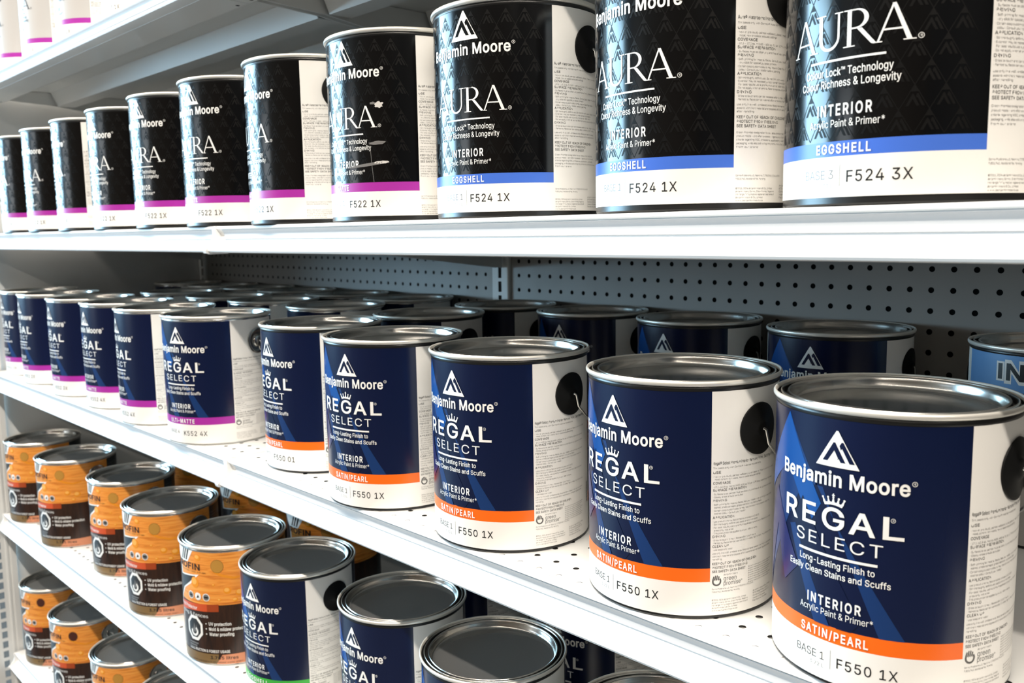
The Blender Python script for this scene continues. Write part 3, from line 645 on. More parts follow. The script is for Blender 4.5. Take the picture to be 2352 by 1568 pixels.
def side_text(L, u0, lines, zlow=None):
    for z, k, t, w in lines:
        if k == 'h':
            L.text(t, u0, u0 + w, z, z + 2.0, TFINE, 0.02, 1, 1, 0)
        elif k == 'b':
            L.text(t, u0, u0 + w, z, z + 2.4, TBLACK, 0.015, 1, 1, 0)
        else:
            L.text(t.strip(), u0 + (1.2 if t.startswith('  ') else 0), u0 + w, z, z + 1.45, TFINE, 0.0, 1, 1, 0)
    for z, t, a, w in ((24.6, 'Gennex® colorants U.S. Patent No. 7,728,074 & 7,763,676 &', 0, 40), (22.2, '9,815,961. Additional Pat. Pending', 0, 25),
                       (15.2, '©2015, 2024 Benjamin Moore & Co., Limited', 0, 32), (13.0, 'Benjamin Moore, Gennex, Green Promise, Regal and', 0, 34), (10.8, 'the triangle "M" symbol are registered trademarks of', 0, 34), (8.6, 'Benjamin Moore & Co., Limited', 0, 23), (6.4, 'www.benjaminmoore.ca', 0, 23),
                       (17.4, 'Benjamin Moore & Co., Limited', 40, 26), (15.2, '8775 Keele Street, Unit 1B', 40, 22), (13.0, 'Concord, Ontario L4K 2N1', 40, 24), (10.8, 'Made in Canada', 40, 17), (8.6, 'Fabrique au Canada', 40, 20)):
        L.text(t, u0 + a, u0 + a + w, z, z + 1.35, TFINE, 0.0, 1, 1, 0)


def green_promise(L, u0, z0):
    L.ring(u0 + 4, z0 + 4.5, 2.6, 4.0, TFINE, 1, 20, 150, 400)
    for k in range(4):
        L.poly([(u0 + .2 + k * 1.5, z0 + 6), (u0 + 1.2 + k * 1.5, z0 + 5), (u0 + 2.0 + k * 1.5, z0 + 9.6 - abs(k - 1.5) * .8), (u0 + 1.2 + k * 1.5, z0 + 10.2 - abs(k - 1.5) * .8)], TFINE, 1)
    L.text('Benjamin Moore', u0 + 10, u0 + 23, z0 + 9.0, z0 + 10.4, TFINE, 0, 1, 1, 0)
    L.text('green', u0 + 10, u0 + 22, z0 + 4.6, z0 + 8.2, TFINE, 0, 1, 2, 0)
    L.text('promise', u0 + 10, u0 + 26, z0 + .6, z0 + 4.2, TFINE, 0, 1, 2, 0)
    L.text('®', u0 + 26.3, u0 + 27.8, z0 + 2.4, z0 + 3.8, TFINE, 0, 1, 1, 0)
    for k in range(8):
        L.text('Benjamin Moore green promise designation', u0 + 34, u0 + 66 - (k % 3) * 2, z0 + 12.4 - k * 1.9, z0 + 13.5 - k * 1.9, TFINE, 0, 1, 1, 0)


R_LABEL = 0.0823
FU0, FU1, SEAM2, SEAM3 = -85.0, 85.0, 173.5, 343.5
CIRC = 2 * PI * R_LABEL * 1000


def paint_label(name, panel, stripe, zs, kind, words, fine=True, scuffs=False, art=True, ink=TWHITE, mini=None):
    L = Label(R_LABEL)
    zb, s0, s1, zt = zs
    L.wall([FU0, FU1, SEAM2, SEAM3, FU0 + CIRC], [zb, s0, s1, zt], lambda i, j: LWHITE if (j == 0 or i in (1, 3)) else ((stripe if j == 1 else panel)))
    finish, base, litres, code = words
    if kind == 'regal':
        # big overlapping peaks of the label art
        if art:
            L.poly([(-82, s1), (-44, 186.5), (47, s1), (31, s1), (-10, 140), (-26, 140)], FAC1, 1)
            L.poly([(-84, 118), (-84, 128), (-44, 186.5), (-11, 128), (-20, 112), (-44, 150)], FAC2, 2)
            L.poly([(-84, s1 + 1), (-84, 90), (-62, 128), (-30, 78), (-46, 62), (-60, 100), (-80, s1 + 1)], FAC3, 3)
            L.poly([(-36, 112), (-27, 130), (19, s1 + 8), (13, s1), (3, s1), (-44, 106)], NAVY, 3)
            L.poly([(-40, 106), (-34, 108), (-2, s1), (-14, s1)], FAC1, 4)
        c = 0
        logo(L, c, 155.5, 31, 25, ink, panel, 5)
        L.text('Benjamin Moore', c - 49.5, c + 46.5, 142.3, 152.0, ink, 0.028, 5)
        L.reg(c + 49, 150.4, 1.7, ink, 5)
        L.text('REG', c - 45.5, c + 6.5, 112.2, 126.9, ink, 0.018, 5, track=0.14)
        L.text('A', c + 9.5, c + 26.5, 112.2, 126.9, ink, 0.018, 5)
        L.text('L', c + 31, c + 44, 112.2, 126.9, ink, 0.018, 5)
        L.reg(c + 37.0, 125.0, 1.5, ink, 5)
        # crown over the G
        cu = c - 1.5
        L.poly([(cu - 6.2, 128.4), (cu - 2, 129.3), (cu + 2, 129.3), (cu + 6.2, 128.4), (cu + 7.0, 130.2), (cu + 2.2, 131.2), (cu - 2.2, 131.2), (cu - 7.0, 130.2)], ink, 5)
        for k in range(5):
            x = cu + (k - 2) * 3.9
            zt_ = 134.6 - abs(k - 2) * .55
            L.poly([(cu + (k - 2) * 3.1 - 1.0, 130.6 - abs(k - 2) * .3), (cu + (k - 2) * 3.1 + 1.0, 130.6 - abs(k - 2) * .3), (x + .25, zt_), (x - .25, zt_)], ink, 5)
            L.disc(x, zt_, .75, .75, ink, 5, 10)
        L.rect(cu - .35, cu + .35, 134.4, 137.2, ink, 5)
        L.rect(cu - 1.1, cu + 1.1, 135.6, 136.2, ink, 5)
        L.text('SELECT', c - 32, c + 31.5, 98.5, 107.4, ink, -0.002, 5, track=0.16)
        L.rect(c - 29, c + 28.5, 92.0, 93.8, ink, 5)
        L.text('Long-Lasting Finish to', c - 28, c + 27, 85.2, 89.6, ink, 0.012, 5, 2)
        L.text('Easily Clean Stains and Scuffs', c - 38.5, c + 37, 78.0, 82.4, ink, 0.012, 5, 2)
        L.text('INTERIOR', c - 20, c + 19.3, 56.6, 63.2, ink, 0.03, 5, track=0.22)
        L.text('Acrylic Paint & Primer*', c - 26.5, c + 27, 50.0, 54.6, ink, 0.0, 5, 2)
        L.text(finish, c - 25, c + 24.5, s0 + 2.4, s0 + 8.4, ink, 0.03, 5, track=0.16)
    else:
        c = 0
        if kind == 'black':
            # repeating tone-on-tone peaks inside a fine lattice of triangles
            w, h = 17.0, 14.4
            row = 0
            z = s1 + 1
            while z + h < zt:
                n = -5
                while n < 6:
                    u = n * w + (w / 2 if row % 2 else 0)
                    if FU0 + w / 2 < u < FU1 - w / 2:
                        for P in (PEAK_L, PEAK_R):
                            L.poly([(u + x * w * .86, z + q * h * .92) for x, q in P], BLACKT, 1)
                        L.line([(u - w / 2, z), (u, z + h)], .5, BLACKT, 1)
                        L.line([(u + w / 2, z), (u, z + h)], .5, BLACKT, 1)
                        L.poly([(u - w * .17, z + h * .72), (u + w * .17, z + h * .72), (u, z + h * .98)], BLACKT, 1)
                    n += 1
                z += h
                row += 1
        logo(L, c, 161.0, 31.5, 26, ink, panel, 3)
        L.text('Benjamin Moore', c - 48, c + 46.5, 148.0, 157.4, ink, 0.028, 3)
        L.reg(c + 49, 155.8, 1.6, ink, 3)
        serif_word(L, c - 44, c + 42, 96.6, 118.8, ink, 3)
        L.reg(c + 45, 98.3, 1.7, ink, 3)
        L.rect(c - 26, c + 26, 89.6, 90.9, ink, 3)
        L.text('Colour Lock™ Technology', c - 30, c + 30.5, 80.8, 85.6, ink, 0.008, 3, 2)
        L.text('Colour Richness & Longevity', c - 34, c + 35, 73.8, 78.6, ink, 0.008, 3, 2)
        L.text('INTERIOR', c - 19, c + 19, 56.5, 63.2, ink, 0.03, 3, track=0.22)
        L.text('Acrylic Paint & Primer*', c - 25.5, c + 26.5, 49.2, 53.8, ink, 0.0, 3, 2)
        if finish == 'MATTE':
            L.text(finish, c - 19, c + 3.5, s0 + 2.0, s0 + 7.4, TWHITE, 0.028, 3)
        else:
            L.text(finish, c - 19, c + 19, s0 + 2.0, s0 + 7.6, TWHITE, 0.03, 3, track=0.16)
        if scuffs:
            def blob(u, z, a, b, rot, m, n=18, jit=.25):
                rnd = random.Random(int(u * 10))
                pts = []
                for i in range(n):
                    t = 2 * PI * i / n
                    k = 1 + rnd.uniform(-jit, jit)
                    x, y = a * k * math.cos(t), b * k * math.sin(t)
                    pts.append((u + x * math.cos(rot) - y * math.sin(rot), z + x * math.sin(rot) + y * math.cos(rot)))
                L.poly(pts, m, 5)
            blob(45, 119, 4.6, 3.0, 0.1, SCUFF)
            blob(38, 121, 3.0, 1.2, 0.1, SCUFF2)
            blob(42, 80.6, 9.5, 1.9, .06, SCUFF2, jit=.12)
            blob(30, 58.5, 24, 1.5, .10, SCUFF2, jit=.10)
            blob(46, 60.6, 8, 1.5, .04, SCUFF, jit=.12)
            L.line([(34, 78), (35, 60), (37, s1)], .5, SCUFF2, 5)
    # base strip
    if base:
        L.text(base, c - 29, c - 5.5, 17.0, 22.6, TGREY if kind != 'regal' else TBLACK, -0.008, 1)
    if litres:
        L.text(litres, c - 17, c - 5.5, 11.4, 14.2, TFAINT, -0.005, 1, 2)
        L.rect(c - .9, c - .5, 12.2, 26, TFAINT, 1)
    L.text(code, c + 4, c + 43.5, 14.8, 21.8, TBLACK, 0.008, 1, track=0.08)
    if fine:
        side_text(L, FU1 + 1.6, REGAL_SIDE if kind == 'regal' else AURA_SIDE)
        if kind == 'regal':
            green_promise(L, FU1 + 1.6, 27.2)
        for k in range(22):
            L.rect(SEAM2 - 9 + (k % 2) * .3, SEAM2 - 3, 34 + k * 1.0, 34 + k * 1.0 + (.35, .6, .45)[k % 3], TBLACK, 1)
    return L.mesh(name)


def stain_label(name, chip):
    L = Label(0.0820)
    circ = 2 * PI * 82
    zt = 187
    L.wall([-45, 168, 215, -45 + circ], [2.5, 20, 99, zt], lambda i, j: (CHARC if i in (1, 2) else (BROWN if j < 2 else WOOD)))
    # charcoal edge panel with its white zigzag outline
    L.poly([(-45, 20), (-19, 20), (-19, 79), (-19, 100), (-5, 118), (14, 129), (33, 146.5), (-12, 141), (-14, 160), (-8, zt), (-45, zt)], TWHITE, 1)
    L.poly([(-45, 20), (-21, 20), (-21, 78), (-22, 100), (-8, 119), (11, 131), (26, 143.5), (-16, 138.5), (-18, 160), (-45, zt)], CHARC, 2)
    L.poly([(-14, 162), (9, 164), (25, 187), (-8, 187)], TWHITE, 2)
    for k in range(3):
        L.poly([(-10 + k * 6.6, 166), (-6.4 + k * 6.6, 166.4), (1.6 + k * 6.6, 187), (-2.4 + k * 6.6, 187)], TBLACK, 3)
    L.text('PROFIN', -27, 36, 153.8, 163.2, TBLACK, 0.03, 3)
    L.text('SEMI-TRANSPARENT STAIN & FINISH', -24, 46, 149.0, 151.4, TBLACK, 0.0, 3, 1)
    # tinted chip, swirl of grain, drops
    L.poly([(60, 155), (72, 149), (90, 144), (108, 146), (108, 143.5), (90, 140), (70, 145.5), (58, 152)], DROP, 2)
    L.disc(65.2, 161.8, 10.0, 10.6, TBLACK, 2)
    L.disc(65.2, 161.8, 9.6, 10.2, chip, 3)
    for u, z, a, b in ((24, 133, 8, 9), (79, 122.5, 6, 5.5), (98, 118, 7, 6), (32, 174, 6, 5), (90, 107, 4.5, 3.4), (66, 108, 3, 2.4), (58, 132, 2.5, 2)):
        L.disc(u, z, a, b, DROP, 2)
        L.disc(u - a * .15, z + b * .2, a * .66, b * .6, DROPL, 3)
    for i, u in enumerate((13.5, 29, 44.5)):
        L.disc(u, 111, 6.2, 6.2, TWHITE, 4)
        L.disc(u, 111, 5.0, 5.0, (TGREY, TWHITE, TGREY)[i], 5)
        L.poly(((u - 3, 108), (u + 3, 109.6), (u + .5, 114)), TBLACK, 6) if i == 1 else L.rect(u - 3.4, u + 3.4, 109.6, 112.4, TBLACK, 6)
    # red banner on the dark boards
    L.poly([(-20, 81), (10, 86), (64, 88.4), (64.4, 100.4), (10, 98), (-20, 95.5)], RUST, 3)
    L.poly([(-20, 81), (10, 86), (45, 87.8), (45, 100), (10, 98), (-20, 95.5)], RED, 4)
    L.text('Wood Protector', -24, 26, 88.6, 94.0, TWHITE, 0.012, 5, 2)
    L.text('Siding & Fences', -22, 46, 77.4, 82.6, TWHITE, 0.0, 3, 2)
    # hazard octagon
    def octa(r, m, ly):
        L.poly([(17.2 + r * .95 * math.cos(PI / 8 + k * PI / 4), 57.4 + r * 1.08 * math.sin(PI / 8 + k * PI / 4)) for k in range(8)], m, ly)
    octa(20.0, TWHITE, 4)
    octa(15.2, CHARC, 5)
    L.ring(17.5, 52, 4.6, 8.0, TWHITE, 6, 20, -200, 60)
    L.poly([(11, 58), (15, 56), (17, 66), (20, 57), (23, 64), (23.5, 53), (15, 50)], TGREY, 6)
    for k in range(3):
        L.rect(2, 24 - k * 3, 31 - k * 4, 33.5 - k * 4, TGREY, 4)
    for z, t, u1 in ((65.6, 'UV protection', 82), (57.2, 'Mold & mildew protection', 108), (48.8, 'Water proofing', 85.5)):
        L.disc(41.5, z + 2.2, 1.1, 1.1, TWHITE, 3, 8)
        L.text(t, 46.4, u1, z, z + 5.0, TWHITE, 0.028, 3, 2)
    L.text('CONSTRUCTION & FOREST USAGE', 2, 78, 21.0, 25.2, TWHITE, 0.02, 3, 2)
    L.rect(-20, 60, 2.6, 18.6, GOLD, 3)
    L.poly([(56, 2.6), (167, 2.6), (167, 22), (66, 18)], CORAL, 4)
    L.text('3.785 litres', 46, 90, 10.4, 15.4, TBLACK, 0.02, 5, 2)
    L.text('semi-transparent oil-based wood stain', 10, 96, 4.6, 7.2, TBLACK, 0.0, 5, 1)
    # fine print on the charcoal side
    for k in range(26):
        L.text('exterior wood stain and protector - directions for use', 172, 206 - (k * 7 % 5) * 2, 170 - k * 5.4, 171.4 - k * 5.4, TFAINT, 0.0, 1, 1, 0)
    return L.mesh(name)


def primer_label(name):
    L = Label(R_LABEL)
    L.wall([-79, 104, -79 + CIRC], [3, 118, 153, 190], lambda i, j: LWHITE if i else (LGREY, DEEPBLUE, PALEBLUE)[j])
    for body, u0, u1 in (('I', -31.5, -26.8), ('N', -22.6, -5), ('S', -1.5, 15), ('L', 19, 31), ('-', 33.5, 39.5), ('X', 42, 60)):
        for d, m, ly in ((1.9, LWHITE, 1), (0.0, TBLACK, 2)):
            if body == 'I':
                L.rect(u0 - d, u1 + d, 164.4 - d, 180.0 + d, m, ly)
            elif body == '-':
                L.rect(u0 - d, u1 + d, 170.2 - d, 173.6 + d, m, ly)
            else:
                L.text(body, u0 - d, u1 + d, 164.4 - d, 180.0 + d, m, 0.03 if not d else 0.075, ly)
    L.text('Waterborne', -34, 40, 62, 74, TBLACK, 0.02, 1)
    L.text('it', 52, 60, 62, 74, TBLACK, 0.02, 1)
    return L.mesh(name)


# ------------------------------------------------------------------ can hardware, shared by every can of a kind
def make_hardware():
    H = {}
    for kind, base_m in (('plastic', BLACKP), ('tin', STEEL), ('hybrid', BLACKP)):
        zt = 0.1964
        b = MB()
        b.lathe([(0.0, 0.0035), (0.076, 0.0035), (0.0785, 0.0002), (0.0812, 0.0002), (0.0822, 0.0014), (0.0820, 0.0036), (0.0817, 0.006), (0.0817, zt - 0.009), (0.0825, zt - 0.0076), (0.0827, zt - 0.0058), (0.0820, zt - 0.0046)], base_m, 112)
        H[kind, 'body'] = b.mesh('can_body', True)
        b = MB()
        b.lathe([(0.0818, zt - 0.0044), (0.0837, zt - 0.0041), (0.0845, zt - 0.0028), (0.0845, zt - 0.0012), (0.0838, zt), (0.0829, zt), (0.0822, zt - 0.0010), (0.0820, zt - 0.0030)], RIMW, 112)
        b.lathe([(0.0820, zt - 0.0030), (0.0816, zt - 0.0054), (0.0797, zt - 0.0058)], GROOVE, 112)
        H[kind, 'rim'] = b.mesh('rim', True, 60)
        b = MB()
        b.lathe([(0.0797, zt - 0.0058), (0.0794, zt - 0.0024)], GROOVE, 112)
        b.lathe([(0.0794, zt - 0.0024), (0.0792, zt - 0.0010), (0.0786, zt - 0.0004), (0.0780, zt - 0.0010), (0.0778, zt - 0.0024)], STEEL, 112)
        b.lathe([(0.0778, zt - 0.0024), (0.0774, zt - 0.0058), (0.0750, zt - 0.0062), (0.0746, zt - 0.0026)], GROOVE, 112)
        b.lathe([(0.0746, zt - 0.0026), (0.0744, zt - 0.0014), (0.0738, zt - 0.0008), (0.0730, zt - 0.0011), (0.0724, zt - 0.0022), (0.0720, zt - 0.0044), (0.0713, zt - 0.0074), (0.0706, zt - 0.0094), (0.0696, zt - 0.0104)], STEEL, 112)
        b.lathe([(0.0696, zt - 0.0104), (0.0680, zt - 0.0106), (0.030, zt - 0.0106), (0.0004, zt - 0.0106)], LIDM, 112, True)
        H[kind, 'lid'] = b.mesh('lid', True, 60)
    # black snap-on ear and a steel ear
    R = 0.0824
    for kind, m in (('plastic', EARP), ('tin', STEEL), ('hybrid', EARP)):
        b = MB()
        rings = [(0.0215, 0.0002), (0.0213, 0.0014), (0.019, 0.0020), (0.008, 0.0022), (0.0065, 0.0036), (0.0045, 0.0040), (0.0, 0.0040)] if kind != 'tin' else \
                [(0.0200, 0.0002), (0.0196, 0.0016), (0.0172, 0.0022), (0.0150, 0.0012), (0.0095, 0.0012), (0.0085, 0.0034), (0.006, 0.0040), (0.0, 0.0040)]
        vs, fs = [], []
        n = 36
        for rr, d in rings:
            for i in range(n):
                t = 2 * PI * i / n
                u, z = rr * math.cos(t), rr * math.sin(t)
                a = u / R
                vs.append(((R + d) * math.sin(a), -(R + d) * math.cos(a), z))
        for k in range(len(rings) - 1):
            for i in range(n):
                j = (i + 1) % n
                fs.append((k * n + i, k * n + j, (k + 1) * n + j, (k + 1) * n + i))
        b.add(vs, fs, m)
        H[kind, 'ear'] = b.mesh('handle_ear', True, 50)
    # wire bail, drooping behind the can from ear to ear; built with the ears at +-90 degrees, going round the back (+y)
    b = MB()
    pts = [(0.0850, 0.0, 0.0), (0.0862, 0.001, 0.0), (0.0866, 0.003, -0.0012)]
    for i in range(1, 40):
        t = PI * i / 40
        pts.append((0.0864 * math.cos(t), 0.0858 * math.sin(t) + .0005, -0.0055 - 0.060 * math.sin(t) ** 0.8))
    pts += [(-0.0866, 0.003, -0.0012), (-0.0862, 0.001, 0.0), (-0.0850, 0.0, 0.0)]
    b.tube(pts, 0.0012, WIRE, 8)
    H['bail'] = b.mesh('bail_handle', True, 60)
    return H


HW = make_hardware()
TILT = math.atan(0.00769)
EAR_DEG = {'paint': 131.0 / 1000 / R_LABEL, 'stain': 142.0 / 1000 / 0.082}


def can(label_me, hw, loc, off_mm, text, group, name='paint_can', cat='paint can', ear='paint', h=1.0, size=1.0):
    rz = off_mm / 1000 / R_LABEL
    r = thing(name, text, cat, loc, group)
    M = Matrix.Rotation(TILT, 4, 'X') @ Matrix.Rotation(rz, 4, 'Z')
    r.rotation_euler = M.to_euler()
    r.scale = (size, size, size)
    def part(nm, me, z=None, ang=None):
        o = obj(nm, me, r)
        if h != 1.0:
            o.scale = (1, 1, h)
        if ang is not None:
            o.rotation_euler = (0, 0, ang)
            o.location = (0, 0, z)
            o.scale = (1, 1, 1)
        return o
    part('can_body', HW[hw, 'body'])
    lb = obj('label', label_me, r)
    part('rim', HW[hw, 'rim'])
    part('lid', HW[hw, 'lid'])
    a = EAR_DEG[ear]
    part('handle_ear', HW[hw, 'ear'], 0.1545, a)
    part('handle_ear', HW[hw, 'ear'], 0.1545, a + PI)
    part('bail_handle', HW['bail'], 0.1545, a - PI / 2)
    return r


# ------------------------------------------------------------------ room shell
FLOOR = mat('grey_shop_floor', (0.10, 0.098, 0.095), 0.5, noise=0.1, nscale=6)
PLASTER = mat('dark_taupe_plaster', (0.05, 0.048, 0.046), 0.8, bump=0.2, noise=0.05, nscale=30)
b = MB(); b.box(-4.6, 5.2, -5.8, 0.95, -0.1, 0.0, FLOOR); struct('floor', b.mesh('floor'))
b = MB(); b.box(-4.6, 5.2, -5.8, 0.95, 3.2, 3.3, PLASTER); struct('ceiling', b.mesh('ceiling'))
b = MB(); b.box(-4.6, 5.2, 0.95, 1.05, 0.0, 3.2, PLASTER); struct('wall_back', b.mesh('wall_back'))
OPPOSITE = mat('tan_panelling', (0.17, 0.115, 0.075), 0.7, noise=0.05, nscale=8)
b = MB(); b.box(-4.6, 5.2, -5.9, -5.8, 0.0, 3.2, OPPOSITE); struct('wall_front', b.mesh('wall_front'))
b = MB(); b.box(-4.7, -4.6, -5.9, 1.05, 0.0, 3.2, PLASTER); struct('wall_left', b.mesh('wall_left'))
b = MB(); b.box(5.2, 5.3, -5.9, 1.05, 0.0, 3.2, PLASTER); struct('wall_right', b.mesh('wall_right'))

# ------------------------------------------------------------------ shelving
YB = 0.5600
X0, XJ, X1 = -1.125, 0.092, 1.311
ZT, ZA, ZBs, ZC, ZE = 1.5908, 1.2473, 0.9180, 0.5653, 0.2073


def hole_cell(b, P, u0, u1, v0, v1, cu, cv, r, m, n=14):
    """a rectangle with a round hole; P maps (u,v) to space"""
    cs = [(u1, v0), (u1, v1), (u0, v1), (u0, v0)]
    inner, outer = [], []
    for i in range(n):
        a = 2 * PI * i / n
        ca, sa = math.cos(a), math.sin(a)
        inner.append((cu + r * ca, cv + r * sa))
        t = min(((u1 - cu) / ca if ca > 1e-9 else (u0 - cu) / ca if ca < -1e-9 else 1e9), ((v1 - cv) / sa if sa > 1e-9 else (v0 - cv) / sa if sa < -1e-9 else 1e9))
        outer.append((cu + t * ca, cv + t * sa))
    vs = [P(*p) for p in inner + outer]
    fs = []
    o = 2 * n
    corner = {}
    def side(p):
        return ('r' if abs(p[0] - u1) < 1e-9 else 'l' if abs(p[0] - u0) < 1e-9 else 't' if abs(p[1] - v1) < 1e-9 else 'b')
    cn = {('r', 't'): (u1, v1), ('t', 'l'): (u0, v1), ('l', 'b'): (u0, v0), ('b', 'r'): (u1, v0)}
    for i in range(n):
        j = (i + 1) % n
        s, t = side(outer[i]), side(outer[j])
        if s == t:
            fs.append((i, n + i, n + j, j))
        else:
            vs.append(P(*cn[(s, t)]))
            fs.append((i, n + i, len(vs) - 1, n + j, j))
    b.add(vs, fs, m)


def quad(b, P, u0, u1, v0, v1, m):
    if u1 - u0 > 1e-6 and v1 - v0 > 1e-6:
        b.add([P(u0, v0), P(u1, v0), P(u1, v1), P(u0, v1)], [(0, 1, 2, 3)], m)


def pegboard(name, x0, x1, hx, text):
    b = MB()
    P = lambda u, v: (u, YB, v)
    s = 0.0254
    z0, z1 = 0.12, 1.95
    hz = 1.18472
    k0, k1 = math.ceil((x0 + .012 - hx) / s), math.floor((x1 - .012 - hx) / s)
    j0, j1 = math.ceil((0.30 - hz) / s), math.floor((1.50 - hz) / s)
    ua, ub = hx + (k0 - .5) * s, hx + (k1 + .5) * s
    va, vb = hz + (j0 - .5) * s, hz + (j1 + .5) * s
    for k in range(k0, k1 + 1):
        for j in range(j0, j1 + 1):
            cu, cv = hx + k * s, hz + j * s
            hole_cell(b, P, cu - s / 2, cu + s / 2, cv - s / 2, cv + s / 2, cu, cv, 0.0036, PEG)
    quad(b, P, x0, x1, z0, va, PEG); quad(b, P, x0, x1, vb, z1, PEG)
    quad(b, P, x0, ua, va, vb, PEG); quad(b, P, ub, x1, va, vb, PEG)
    # the board's edges and an added black sheet for the shade behind its holes
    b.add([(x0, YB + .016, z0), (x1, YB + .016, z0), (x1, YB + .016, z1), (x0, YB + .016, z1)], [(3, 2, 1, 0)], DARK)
    for (a, c) in (((x0, z0), (x0, z1)), ((x1, z0), (x1, z1)), ((x0, z0), (x1, z0)), ((x0, z1), (x1, z1))):
        b.add([(a[0], YB, a[1]), (c[0], YB, c[1]), (c[0], YB + .016, c[1]), (a[0], YB + .016, a[1])], [(0, 1, 2, 3)], PEG)
    o = obj(name, b.mesh(name))
    return tag(o, text, 'pegboard', 'pegboard back panels')


pegboard('pegboard_panel', X0 + .0210, 0.0680, 0.0474, 'grey perforated back panel left of the slotted post, behind the far cans')
pegboard('pegboard_panel', 0.1160, X1 - .02, 0.36411, 'grey perforated back panel right of the slotted post, behind the dark navy cans')


def upright(x0, x1, slot, text):
    r = thing('upright_post', text, 'post', ((x0 + x1) / 2, YB, 0.0), 'uprights of the shelving')
    xc = (x0 + x1) / 2
    b = MB()
    y = -0.0025
    s0, s1 = slot - xc - .0042, slot - xc + .0042
    a, c = x0 - xc, x1 - xc
    P = lambda u, v: (u, y, v)
    z = 1.1380 - .0254 * 42
    quad(b, P, a, s0, 0.0, 1.95, WHITE_PAINT)
    quad(b, P, s1, c - .010, 0.0, 1.95, WHITE_PAINT)
    quad(b, P, s0, s1, 0.0, z - .0095, WHITE_PAINT)
    while z < 1.9:
        quad(b, P, s0, s1, z + .0095, min(1.95, z + .0254 - .0095), WHITE_PAINT)
        z += .0254
    # rounded bead along the right edge, sides and back
    n = 8
    pr = [(c - .005 - .005 * math.cos(PI * i / n), y - .004 * math.sin(PI * i / n)) for i in range(n + 1)]
    vs = [(p, q, 0.0) for p, q in pr] + [(p, q, 1.95) for p, q in pr]
    b.add(vs, [(i, i + 1, n + 2 + i, n + 1 + i) for i in range(n)], WHITE_PAINT)
    for u in (a, c):
        b.add([(u, y, 0), (u, y + .03, 0), (u, y + .03, 1.95), (u, y, 1.95)], [(0, 1, 2, 3)], WHITE_PAINT)
    b.add([(a, y + .03, 0), (c, y + .03, 0), (c, y + .03, 1.95), (a, y + .03, 1.95)], [(0, 1, 2, 3)], DARK)
    obj('post', b.mesh('post', True, 30), r)
    return r


upright(0.0685, 0.1155, 0.0882, 'slotted grey-white upright between the two pegboard panels')
upright(-1.1490, -1.1050, -1.1290, 'far slotted upright in the back corner beside the plain end panel')

# plain end panel with a slotted front post
b = MB()
b.box(-1.174, -1.150, 0.040, YB + .02, 0.0, 1.95, WHITE_PAINT)
tag(obj('end_panel', b.mesh('end_panel')), 'plain white side panel closing the left end of the shelves', 'panel')
r = thing('slotted_post', 'white front post with square slots at the left edge of the photo', 'post', (-1.15, 0.0, 0.0))
b = MB()
P = lambda u, v: (0.011, u, v)
z = 0.20
quad(b, P, -.022, -.006, 0, 1.95, WHITE_PAINT); quad(b, P, .006, .0385, 0, 1.95, WHITE_PAINT)
z = 0.0254
quad(b, P, -.006, .006, 0, z - .0085, WHITE_PAINT)
while z < 1.93:
    quad(b, P, -.006, .006, z + .0085, min(1.95, z + .0254 - .0085), WHITE_PAINT)
    z += .0254
b.box(.008, .014, .017, .021, 0, 1.95, WHITE_PAINT)
b.box(.008, .0155, .027, .0385, 0, 1.95, WHITE_PAINT)
b.box(-.012, .0105, -.024, -.022, 0, 1.95, WHITE_PAINT)
obj('post', b.mesh('post'), r)

RAIL = [(.030, -.0005), (.0155, -.0003), (.0143, -.0012), (.0140, -.0034), (.0162, -.0052), (.0196, -.0085), (.0208, -.0140), (.0196, -.0192), (.0130, -.0245), (.0050, -.0290), (.0012, -.0314), (.0000, -.0330), (.0010, -.0350), (.0060, -.0360), (.0300, -.0358), (.0300, -.0330), (.0090, -.0330), (.0165, -.0262), (.0228, -.0200), (.0240, -.0140), (.0226, -.0080), (.0205, -.0045), (.030, -.0035)]


